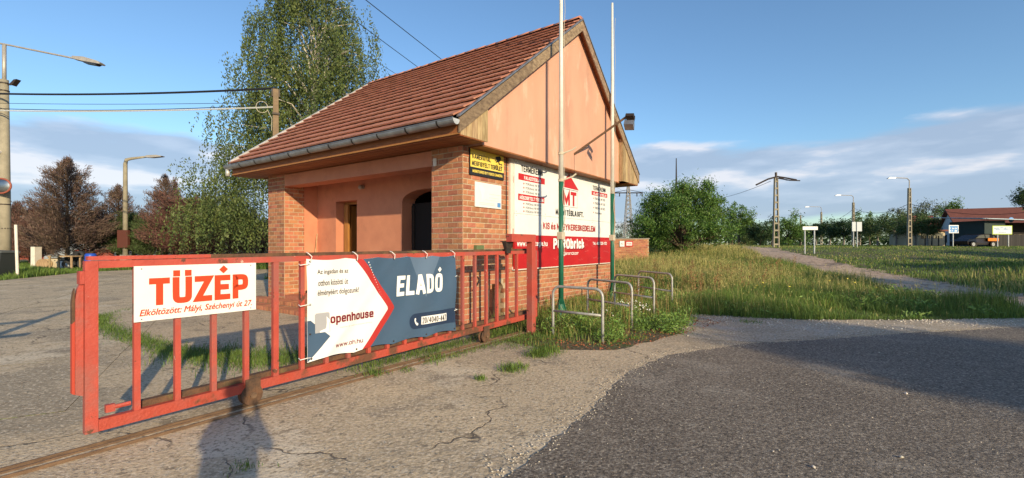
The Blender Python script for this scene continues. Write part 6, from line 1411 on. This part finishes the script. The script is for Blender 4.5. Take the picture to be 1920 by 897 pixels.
# left yard background: houses, junk
def left_house(px0, px1, d, ye, yr, lab, rm='orange_roof', wm='pale_wall'):
    Hh, L, ze, zr = gable_house(lab, px0, px1, d, ye, yr, 480, wm, rm, 6)
    MB().box(0.01, L, -.03, -.002, -.2, 1.1).build('plinth', mat('red_plinth', (.36, .08, .05), .8), Hh)
    for k in range(int(L/3)): win(Hh, 1 + k*3, 2.2 + k*3, 1.4, 2.4)
left_house(36, 82, 52, 431, 405, 'small house with orange roof behind the leftmost conifers')
left_house(140, 214, 50, 440, 412, 'house with orange roof and blue white wall right of the tallest conifer')
ju = 'clutter lying along the far edge of the yard'
def junk():
    d = 31
    B_ = thing('barrel', 'bright blue plastic barrel beside the stacked tyres', 'barrel', at(170, d)); MB().tube([(0, 0, 0), (0, 0, .08), (0, 0, .5), (0, 0, .95), (0, 0, 1.05)], [.27, .31, .33, .31, .26], 18).build('body', mat('barrel_blue', (.02, .08, .45), .4), B_, smooth=True); MB().tube([(0, 0, 1.05), (0, 0, 1.09)], .2, 12).build('lid', 'dark_metal', B_)
    def torus(R0, r0, n=18, m=8):
        vs = []; F = []
        for i in range(n):
            for j in range(m):
                q, w = 2*math.pi*i/n, 2*math.pi*j/m; vs.append(((R0 + r0*math.cos(w))*math.cos(q), r0*math.sin(w)*1.3, (R0 + r0*math.cos(w))*math.sin(q)))
        for i in range(n):
            for j in range(m): F.append((i*m+j, ((i+1) % n)*m+j, ((i+1) % n)*m+(j+1) % m, i*m+(j+1) % m))
        return MB().add(vs, F)
    tme = torus(.25, .09).mesh('tyre', mat('rubber', (.03, .03, .032), .8), True)
    tmg = torus(.24, .09).mesh('tyre', mat('rubber_grey', (.13, .12, .12), .8), True)
    for k in range(9):
        px = 176 + k*3.4; o = bpy.data.objects.new('old_tyre', tmg); link(o); p = at(px, d - .5); o.location = p + Vector((0, 0, .33)); o.rotation_euler = (0, .1, 1.2 + .05*k); tag(o, ['first','second','third','fourth','fifth','sixth','seventh','eighth','ninth'][k] + ' grey old tyre in the line right of the blue barrel', 'tyre', 'row of old tyres')
    for px, z, a, lab in ((133, .65, .3, 'black tyre hung in the clutter, left of the pair'), (141, .6, .1, 'black tyre in the clutter, second from the left'), (150, .9, -.2, 'upper black tyre left of the blue barrel'), (156, .35, .2, 'lowest black tyre left of the blue barrel'), (128, .35, .5, 'black tyre leaning at the foot of the clutter')):
        o = bpy.data.objects.new('old_tyre', tme); link(o); o.location = at(px, d) + Vector((0, 0, z)); o.rotation_euler = (0, 0, a); tag(o, lab, 'tyre', 'black tyres in the clutter')
    for px, w, h, m, lab in ((68, .28, 1.5, 'white_frame', 'narrow white cabinet standing under the conifer'), (122, .9, .55, 'pale_wall', 'light blue grey crate in the clutter'), (108, .7, .7, 'cream_wall', 'cream coloured box in the clutter'), (158, .5, .9, 'wood_pale', 'pale wooden crate next to the blue barrel'), (148, .4, 1.15, 'dark_board', 'dark cabinet among the tyres')):
        p = at(px, d + .6); o = thing('junk_box', lab, 'box', p, random.uniform(-.3, .3)); MB().box(-w/2, w/2, -.25, .25, 0, h, .02).build('body', m, o); MB().box(-w/2 - .02, w/2 + .02, -.27, .27, h, h + .05).build('lid', 'dark_board', o)
    T = thing('scrap_table', 'rough wooden table piled with scrap in front of the conifers', 'table', at(122, d - .6)); MB().box(-.8, .8, -.35, .35, .85, .92).build('table_top', 'wood_pale', T)
    for sx in (-.7, .7):
        for sy in (-.3, .3): MB().box(sx - .04, sx + .04, sy - .04, sy + .04, 0, .85).build('leg', 'wood_pale', T)
    Sp = thing('cable_spool', 'round cream cable spool leaning under the conifer', 'spool', at(83, d) + Vector((0, 0, .0)), .3)
    for y in (-.2, .2): MB().tube([(0, y - .03, .36), (0, y + .03, .36)], .33, 20).build('flange', 'wood_pale', Sp)
    MB().tube([(0, -.2, .36), (0, .2, .36)], .15, 12).build('core', 'cream_wall', Sp)
junk()

# ================================================================ PERSON HOLDING THE PHONE (their shadow falls on the gate)
def person():
    P = thing('person', 'standing person in a jacket holding up a phone with both hands, outside the picture', 'person', (-0.06, -0.24, 0))
    P.scale = (.92, .95, 1.12)
    J = {'pel': (0, 0, .96), 'wa': (0, 0, 1.10), 'ch': (0, .01, 1.32), 'nk': (0, 0, 1.47), 'h1': (0, .02, 1.56), 'h2': (0, .02, 1.66), 'h3': (0, .01, 1.74),
         'sl': (-.19, 0, 1.42), 'el': (-.30, .06, 1.24), 'wl': (-.13, .15, 1.43), 'sr': (.19, 0, 1.42), 'er': (.30, .06, 1.24), 'wr': (.13, .15, 1.43),
         'hl': (-.10, 0, .92), 'kl': (-.12, .02, .50), 'al': (-.12, -.02, .09), 'tl': (-.14, .16, .04), 'hr': (.10, 0, .92), 'kr': (.12, .02, .50), 'ar': (.12, -.02, .09), 'tr': (.14, .16, .04)}
    rad = dict(pel=.21, wa=.20, ch=.20, nk=.06, h1=.075, h2=.095, h3=.07, sl=.08, el=.055, wl=.035, sr=.08, er=.055, wr=.035, hl=.15, kl=.11, al=.05, tl=.04, hr=.15, kr=.11, ar=.05, tr=.04)
    E = [('pel','wa'),('wa','ch'),('ch','nk'),('nk','h1'),('h1','h2'),('h2','h3'),('ch','sl'),('sl','el'),('el','wl'),('ch','sr'),('sr','er'),('er','wr'),('pel','hl'),('hl','kl'),('kl','al'),('al','tl'),('pel','hr'),('hr','kr'),('kr','ar'),('ar','tr')]
    for s_, w in ((-1, 'wl'), (1, 'wr')):
        b = Vector(J[w]); J[w+'p'] = tuple(b + Vector((-s_*.01, .05, .07))); rad[w+'p'] = .032; E.append((w, w+'p'))
        for k in range(4):
            n = f'{w}f{k}'; q = Vector(J[w+'p']) + Vector((-s_*.035, .012, .045 - .018*k)); J[n] = tuple(q); J[n+'b'] = tuple(q + Vector((-s_*.025, -.012, .002))); rad[n] = .009; rad[n+'b'] = .008; E += [(w+'p', n), (n, n+'b')]
        n = w+'t'; J[n] = tuple(Vector(J[w+'p']) + Vector((-s_*.03, -.03, .0))); rad[n] = .011; E.append((w+'p', n))
    keys = list(J); me = bpy.data.meshes.new('body'); me.from_pydata([J[k] for k in keys], [(keys.index(a), keys.index(b)) for a, b in E], [])
    o = bpy.data.objects.new('body', me); link(o, P); md = o.modifiers.new('skin', 'SKIN')
    for i, k in enumerate(keys): me.skin_vertices[0].data[i].radius = (rad[k]*1.0, rad[k]*.9)
    me.skin_vertices[0].data[0].use_root = True
    o.modifiers.new('sub', 'SUBSURF').levels = 1; o.modifiers['sub'].render_levels = 2
    me.materials.append(mat('jacket', (.05, .06, .08), .8))
    MB().tube([(0, .0, 1.67), (0, 0, 1.74), (0, 0, 1.79)], [.108, .10, .04], 14).build('hair', mat('hair_dark', (.03, .02, .015), .8), P, smooth=True)
    Ph = thing('phone', 'black phone held up in both hands outside the picture', 'phone', (-0.06, -0.04, 1.545)); MB().box(-.078, .078, -.004, .004, -.036, .036, .002).build('body', 'dark_metal', Ph)
person()
# second gate leaf and catching post left of the picture
Q = thing('gate_catch_post', 'red steel catching frame of the gate outside the picture on the left', 'post', (-6.6, 3.7, 0), RZ)
MB().box(-.06, .06, -.06, .06, 0, 2.75).build('post', 'red_paint', Q); MB().box(-.9, -.06, -.04, .04, 2.2, 2.3).box(-.06, .5, -.04, .04, 1.5, 1.6).build('arm', 'red_paint', Q)

# ================================================================ GRASS, WEEDS, STONES
def blades(P, h, w, lean=.35, seg=2):
    """curved blades: 2 quads-ish strip reduced to 3 triangles"""
    n = len(P); h = h.reshape(-1, 1); a = RNG.uniform(0, 2*np.pi, n); d = np.stack([np.cos(a), np.sin(a), np.zeros(n)], 1); s = np.stack([-d[:, 1], d[:, 0], np.zeros(n)], 1)
    L = RNG.uniform(.05, lean*2, (n, 1)); up = np.array([[0, 0, 1.0]]); w = (w*RNG.uniform(.6, 1.3, (n, 1)))
    b0, b1 = P - s*w, P + s*w; m = P + up*h*.55 + d*h*L*.3; m0, m1 = m - s*w*.8, m + s*w*.8; t = P + up*h*(1 - L*.25) + d*h*L
    V = np.stack([b0, b1, m1, m0, t], 1).reshape(-1, 3); i = np.arange(n)[:, None]*5
    F = np.concatenate([i + np.array([[0, 1, 2]]), i + np.array([[0, 2, 3]]), i + np.array([[3, 2, 4]])], 1).reshape(-1, 3); return V, F
def zpts(x, y): return np.stack([x, y, hgt(x, y) - .01], 1)
def vnoise(x, y, s, k=0):
    return (np.sin(x*s + 1.3*k + 1.7*np.sin(y*s*.7 + k)) + np.sin(y*s*1.1 + 2.1*k + 1.3*np.sin(x*s*.8 - k)) + .6*np.sin((x + y)*s*2.1 + k) + .4*np.sin((x - y)*s*3.3 + 2*k))/3
MEADOW = [(0.2, 12), (1.9, 11.2), (2.6, 12.0), (3.9, 12.2), (3.7, 10.6), (4.2, 10.7), (5.2, 10.25), (6.2, 10.0), (9, 10.05), (11.5, 10.2), (12.4, 12), (13.2, 16.5), (14.5, 22), (15.6, 28), (17.4, 34), (20, 42), (0, 42), (0, 18), (4.6, 17), (2.0, 13.4)]
def track_far(x, y, dmin):
    dd = np.min((x[:, None] - TRACK[None, ::2, 0])**2 + (y[:, None] - TRACK[None, ::2, 1])**2, axis=1); return dd > dmin**2
def in_view(x, y, m=1.0): return (np.abs(x) < y*1.12 + m)
def clear(x, y):
    s, t = bld(x, y); return ~((s > -.9) & (s < 7.1) & (t > -.02) & (t < 7.6))
def scatter(n, x0, x1, y0, y1, poly=None, far=None):
    # more points close to the camera
    y = y0 + (y1 - y0)*RNG.random(n)**1.7; x = RNG.uniform(x0, x1, n); ok = in_view(x, y) & clear(x, y)
    if poly is not None: ok &= np_inside(poly, x, y)
    x, y = x[ok], y[ok]; k = track_far(x, y, 1.35); return x[k], y[k]
def meadow():
    x, y = scatter(330000, 0, 20, 9.5, 42, MEADOW)
    n1 = vnoise(x, y, .9, 1); n2 = vnoise(x, y, .35, 3); r = RNG.random(len(x))
    gold = (np.exp(-((x - (y*.38))/ (y*.22))**2))*.9       # golden part lies left-centre
    dry = r < np.clip(.03 + .38*n2 + .22*gold, .02, .5)*np.clip((y-9.8)/2, .2, 1)
    low = (n1 < -.45)
    hg = RNG.uniform(.16, .62, len(x))*np.clip(1.25 - (y - 12)*.02, .7, 1.25)*np.where(low, .5, 1)*np.clip(.6 + .4*n1 + .25*n2, .35, 1.15)*np.clip((y - 9)/2.0, .4, 1)
    g = ~dry; w = .0028 + y*.00022
    V, F = blades(zpts(x[g], y[g]), hg[g], w[g][:, None]); np_mesh('meadow_grass', V, F, 'grass_green', label='green meadow grass right of the gatehouse', cat='grass', kind='stuff')
    hd = hg*1.45; q = dry & (RNG.random(len(x)) < .8)
    V, F = blades(zpts(x[q], y[q]), hd[q] + .06, w[q][:, None]*.7, .25); np_mesh('dry_grass', V, F, 'grass_dry', label='tall golden dry grass on the meadow', cat='grass', kind='stuff')
    # seed heads
    k = np.where(dry & (RNG.random(len(x)) < .20))[0]; xs, ys = x[k], y[k]; hh = hd[k] + .05; P = []
    for j in range(4): P.append(np.stack([xs + RNG.normal(size=len(xs))*.03, ys + RNG.normal(size=len(xs))*.03, hgt(xs, ys) + hh*(1 - .07*j)], 1))
    P = np.concatenate(P); V, F = leaf_arrays(P, .028, .45, np.tile(np.array([[0, 0, 1.0]]), (len(P), 1)), .35); np_mesh('seed_heads', V, F, 'grass_dry', label='golden seed heads above the dry grass', cat='grass', kind='stuff')
    # rust coloured sorrel spikes, tall clumps
    P = []
    for _ in range(46):
        yy = random.uniform(11.5, 22); xx = random.uniform(2.2, yy*.62); 
        if not inside(MEADOW, xx, yy): continue
        hh = random.uniform(.55, .95)
        for b in range(random.randint(2, 5)):
            bx, by = xx + random.uniform(-.12, .12), yy + random.uniform(-.12, .12); n = 40; t = RNG.random((n, 1)); P.append(np.array([[bx, by, hz(xx, yy)]]) + t*np.array([[random.uniform(-.1, .1), 0, hh]]) + RNG.normal(size=(n, 3))*.018)
    P = np.concatenate(P); V, F = leaf_arrays(P, .032, .5); np_mesh('sorrel_spikes', V, F, 'grass_rust', label='rust brown sorrel spikes standing in the meadow', cat='weeds', kind='stuff')
    # broad leaves of weeds
    x, y = scatter(26000, 1, 13, 9.9, 20, MEADOW); n1 = vnoise(x, y, 1.3, 7); k = n1 > .1; x, y = x[k], y[k]; P = zpts(x, y); P[:, 2] += RNG.uniform(.02, .32, len(x))*np.clip((y-9)/2, .2, 1)
    V, F = leaf_arrays(P, .05, .55); np_mesh('weed_leaves', V, F, 'weed_leaf', label='broad leaved weeds between the meadow grass', cat='weeds', kind='stuff')
meadow()
def bank():
    n = 240000; y = 9.8 + 46*RNG.random(n)**1.5; x = RNG.uniform(12, 1, n) if False else RNG.uniform(8, 62, n); ok = (np.abs(x) < y*1.12 + 1) & ~np_inside(MEADOW, x, y)
    ok &= (y > 10.4); x, y = x[ok], y[ok]; k = track_far(x, y, 1.45); x, y = x[k], y[k]
    nn = vnoise(x, y, .5, 5); h = RNG.uniform(.10, .34, len(x))*(1 + .5*nn)*np.clip(1 - (y - 20)/14, .28, 1); dry = RNG.random(len(x)) < np.clip(.12 + .25*nn, .02, .5); w = (.004 + y*.00045)
    V, F = blades(zpts(x[~dry], y[~dry]), h[~dry], w[~dry][:, None]); np_mesh('bank_grass', V, F, 'grass_green', label='green grass on the low bank beyond the dirt track', cat='grass', kind='stuff')
    V, F = blades(zpts(x[dry], y[dry]), h[dry]*1.3, w[dry][:, None]*.8); np_mesh('dry_bank_grass', V, F, 'grass_dry', label='dry grass tufts on the low bank beyond the dirt track', cat='grass', kind='stuff')
    n = 90000; x = RNG.uniform(6, 130, n); y = RNG.uniform(40, 120, n); ok = in_view(x, y) & track_far(x, y, 2.2); x, y = x[ok], y[ok]; V, F = blades(zpts(x, y), RNG.uniform(.05, .13, len(x)), (.012 + y*.0005)[:, None]); np_mesh('far_grass', V, F, 'grass_green', label='grass of the far field behind the street lamps', cat='grass', kind='stuff')
bank()
def left_grass():
    n = 190000; y = 17 + 24*RNG.random(n)**1.2; x = RNG.uniform(-48, -2, n); ok = ~np_inside(YARD, x, y) & in_view(x, y, 2) & clear(x, y); x, y = x[ok], y[ok]; nn = vnoise(x, y, .8, 2)
    V, F = blades(zpts(x, y), RNG.uniform(.1, .38, len(x))*(1 + .6*nn), (.006 + y*.0004)[:, None]); np_mesh('yard_grass', V, F, 'grass_green', label='bright grass along the back edge of the yard', cat='grass', kind='stuff')
    # grass in the joints of the yard behind the gate
    P = []; H_ = []
    def strip(pts, wdt, n, h):
        for (a, b) in zip(pts[:-1], pts[1:]):
            t = RNG.random((n, 1)); p = np.array([a]) + t*(np.array([b]) - np.array([a])) + RNG.normal(size=(n, 2))*wdt; P.append(p); H_.append(RNG.uniform(.02, h, n))
    strip([(-9.3, 10.6), (-8.2, 9.3), (-6.6, 8.1), (-5.2, 7.1), (-4.4, 6.6)], .13, 1500, .09); strip([(-4.6, 6.9), (-3.5, 6.4), (-2.4, 6.9), (-1.4, 7.9)], .30, 2400, .13)
    strip([(-12, 22), (-10.2, 16), (-9.3, 10.6)], .08, 400, .08)
    # foot of the gate and of the pier
    g = [tuple(Gl(k, .28)[:2]) for k in (2.6, 3.4, 4.2, 5.0, 5.6, 6.4)]; strip(g, .09, 380, .13)
    g = [tuple(Gl(k, -.2)[:2]) for k in (3.4, 4.2, 5.0, 5.6, 6.4)]; strip(g, .06, 200, .08)
    g = [tuple(Gl(k, -.5)[:2]) for k in (5.0, 5.6, 6.1, 6.8)]; strip(g, .22, 600, .08)
    # tufts in the slab joint in front
    for (cx_, cy_, n_, h_, s_) in ((-.36, 5.55, 90, .09, .035), (-.02, 5.95, 260, .13, .07), (.10, 6.1, 120, .10, .07), (.38, 6.75, 380, .17, .09), (.52, 7.0, 380, .18, .11), (-1.68, 5.75, 160, .10, .07), (-1.9, 3.35, 60, .05, .05), (-1.1, 6.6, 160, .10, .12), (-1.35, 5.95, 60, .06, .06), (2.1, 8.0, 120, .1, .1), (4.9, 9.65, 130, .09, .12)):
        P.append(RNG.normal(size=(n_, 2))*s_ + np.array([[cx_, cy_]])); H_.append(RNG.uniform(.02, h_, n_))
    P = np.concatenate(P); H_ = np.concatenate(H_); V, F = blades(np.stack([P[:, 0], P[:, 1], np.full(len(P), .012)], 1), H_, .0035, .6)
    np_mesh('joint_grass', V, F, 'grass_green', label='grass growing in the joints of the concrete and along the gate rail', cat='grass', kind='stuff')
left_grass()
def rack_weeds():
    poly = [(.0, 8.1), (.3, 7.45), (1.4, 7.3), (2.3, 7.9), (3.05, 8.6), (3.9, 9.9), (4.0, 12.4), (2.4, 13.2), (-.6, 9.0)]
    x = RNG.uniform(-1, 4.2, 30000); y = RNG.uniform(7.2, 13.3, 30000); s, t = bld(x, y); ok = np_inside(poly, x, y) & (t < -.02); x, y = x[ok], y[ok]; nn = vnoise(x, y, 2.2, 4)
    edge = np.clip((y - (7.2 + np.clip(x-1, 0, 9)*.7))/1.5 - .3*(vnoise(x, y, 3.1, 9) + .2), 0, 1); k = RNG.random(len(x)) < np.clip(.04 + edge*.85 + .3*nn, .02, 1); x, y, nn, edge = x[k], y[k], nn[k], edge[k]
    P = np.stack([x, y, np.full(len(x), .003)], 1); dry = RNG.random(len(x)) < .16; h = RNG.uniform(.05, .34, len(x))*(.16 + edge*.85)*(1 + .4*nn)
    V, F = blades(P[~dry], h[~dry], .0045, .5); np_mesh('rack_grass', V, F, 'grass_green', label='rank grass around the bicycle racks', cat='grass', kind='stuff')
    V, F = blades(P[dry], h[dry]*1.5 + .03, .003, .4); np_mesh('rack_dry_grass', V, F, 'grass_dry', label='dry stalks around the bicycle racks', cat='grass', kind='stuff')
    # leafy weed plants
    C = []; 
    for _ in range(150):
        xx, yy = random.uniform(.6, 4.1), random.uniform(7.9, 13); s, t = bld(xx, yy)
        if t > -.1 or not inside(poly, xx, yy): continue
        hh = random.uniform(.1, .42); n = int(30 + hh*190); p = RNG.normal(size=(n, 3))*np.array([[.09, .09, .0]])*(.6 + hh); p[:, 2] = RNG.random(n)*hh; C.append(p + np.array([[xx, yy, 0]]))
    for (xx, yy, hh) in ((1.35, 8.4, .35), (1.2, 8.7, .3), (2.95, 8.75, .34), (3.05, 8.6, .28), (2.6, 9.0, .2), (1.6, 7.75, .18)):
        n = 260; p = RNG.normal(size=(n, 3))*np.array([[.13, .13, 0]]); p[:, 2] = RNG.random(n)*hh; C.append(p + np.array([[xx, yy, 0]]))
    P = np.concatenate(C); V, F = leaf_arrays(P, .034, .55); np_mesh('rack_weeds', V, F, 'weed_leaf', label='leafy weeds growing through the bicycle racks', cat='weeds', kind='stuff')
    st = MB()
    for _ in range(90):
        xx, yy = random.uniform(.6, 4.3), random.uniform(7.8, 13); s, t = bld(xx, yy)
        if t > -.1 or not inside(poly, xx, yy): continue
        hh = random.uniform(.3, .85); l = random.uniform(-.12, .12); st.tube([(xx, yy, 0), (xx + l*.4, yy, hh*.6), (xx + l, yy + l*.5, hh)], .0028, 3, False)
    st.build('dry_stalks', 'grass_rust', None, label='thin brown stalks standing around the racks', cat='weeds', kind='stuff')
    P = []
    for (cx_, cy_, n_) in ((2.75, 9.9, 60), (2.5, 10.2, 40), (1.75, 9.2, 14), (1.5, 8.9, 8)):
        p = RNG.normal(size=(n_, 3))*np.array([[.14, .2, 0]]) + np.array([[cx_, cy_, 0]]); p[:, 2] = RNG.uniform(.22, .42, n_); P.append(p)
    P = np.concatenate(P); V, F = leaf_arrays(P, .02, .9); np_mesh('white_flowers', V, F, 'flower_white', label='small white flowers between the racks', cat='flowers', kind='stuff')
    P = np.stack([RNG.uniform(7, 12, 30), RNG.uniform(12, 14.5, 30), RNG.uniform(.35, .6, 30)], 1); V, F = leaf_arrays(P, .03, .9); np_mesh('yellow_flowers', V, F, 'flower_yellow', label='few yellow flowers at the edge of the meadow', cat='flowers', kind='stuff')
    x = RNG.uniform(0, 4.4, 3000); y = RNG.uniform(7.0, 10.2, 3000); d = RNG.random(3000); ok = np_inside([(.2, 7.3), (1.5, 7.05), (3.1, 8.35), (4.4, 9.7), (4.0, 10.2), (2.6, 8.9), (1.3, 7.9), (.2, 8)], x, y); P = np.stack([x[ok], y[ok], np.full(ok.sum(), .02)], 1)
    V, F = leaf_arrays(P, .022, .7); V[:, 2] = np.clip(V[:, 2], .01, .035); np_mesh('fallen_leaves', V, F, 'dead_leaf', label='brown fallen leaves on the soil by the racks', cat='leaves', kind='stuff')
rack_weeds()
def stones(name, P, size, m, lab):
    n = len(P); base = np.array([(1,0,0),(-1,0,0),(0,1,0),(0,-1,0),(0,0,.7),(0,0,-.7)], float); F0 = np.array([(0,2,4),(2,1,4),(1,3,4),(3,0,4),(2,0,5),(1,2,5),(3,1,5),(0,3,5)])
    s = size*RNG.uniform(.5, 1.5, (n, 1, 1))*(1 + .35*RNG.normal(size=(n, 6, 1))); V = base[None]*s + P[:, None, :] + RNG.normal(size=(n, 6, 3))*size*.18; a = RNG.uniform(0, 6.28, n); 
    F = (F0[None] + np.arange(n)[:, None, None]*6).reshape(-1, 3); np_mesh(name, V.reshape(-1, 3), F, m, label=lab, cat='gravel', kind='stuff')
def gravel():
    x = RNG.uniform(2.9, 20, 20000); y = RNG.uniform(7.7, 11, 20000); ok = np_inside(GRAV, x, y) & in_view(x, y); x, y = x[ok], y[ok]; k = RNG.random(len(x)) < np.clip((y - 8.6)/1.4, .04, 1)*np.clip(.5 + .8*vnoise(x, y, 1.6, 3), .1, 1); x, y = x[k], y[k]
    stones('loose_gravel', np.stack([x, y, np.full(len(x), .014)], 1), .014, 'pebble_white', 'loose white gravel along the edge of the meadow')
    n = 2600; x = RNG.uniform(-1, 11, n); y = 2.3 + 7*RNG.random(n); ok = np_inside(ASPH, x, y) & in_view(x, y, .3); x, y = x[ok], y[ok]
    stones('asphalt_chippings', np.stack([x, y, np.full(len(x), .015)], 1), .0042, 'pebble', 'small pale chippings scattered on the asphalt')
    # crumbs along the ragged boundary between asphalt and concrete
    E_ = ASPH[2:11]; P = []
    for a, b in zip(E_[:-1], E_[1:]):
        n = int(math.dist(a, b)*150); t = RNG.random((n, 1)); P.append(np.array([a]) + t*(np.array([b])-np.array([a])) + RNG.normal(size=(n, 2))*np.array([[.10, .09]]) + np.array([[-.05, .04]]))
    P = np.concatenate(P); stones('edge_crumbs', np.concatenate([P, np.full((len(P), 1), .014)], 1), .006, 'pebble', 'gravel crumbs along the ragged asphalt edge')
    n = 5200; x = RNG.uniform(-9, 4, n); y = 2.6 + 9*RNG.random(n); ok = np_inside(YARD, x, y) & in_view(x, y, .2) & clear(x, y); x, y = x[ok], y[ok]; k = vnoise(x, y, 1.1, 6) > -.1; x, y = x[k], y[k]
    stones('yard_grit', np.stack([x, y, np.full(len(x), .02)], 1), .0055, 'pebble_grey', 'fine grit lying on the concrete yard')
    P = np.array([(2.0, 3.6, .02), (2.15, 3.35, .02), (4.2, 5.0, .02), (-.35, 4.3, .02), (4.35, 3.5, .02), (5.4, 6.9, .02), (3.3, 4.3, .02), (2.9, 3.5, .02)]); stones('white_stones', P, .015, 'pebble_white', 'few white stones lying on the asphalt')
gravel()
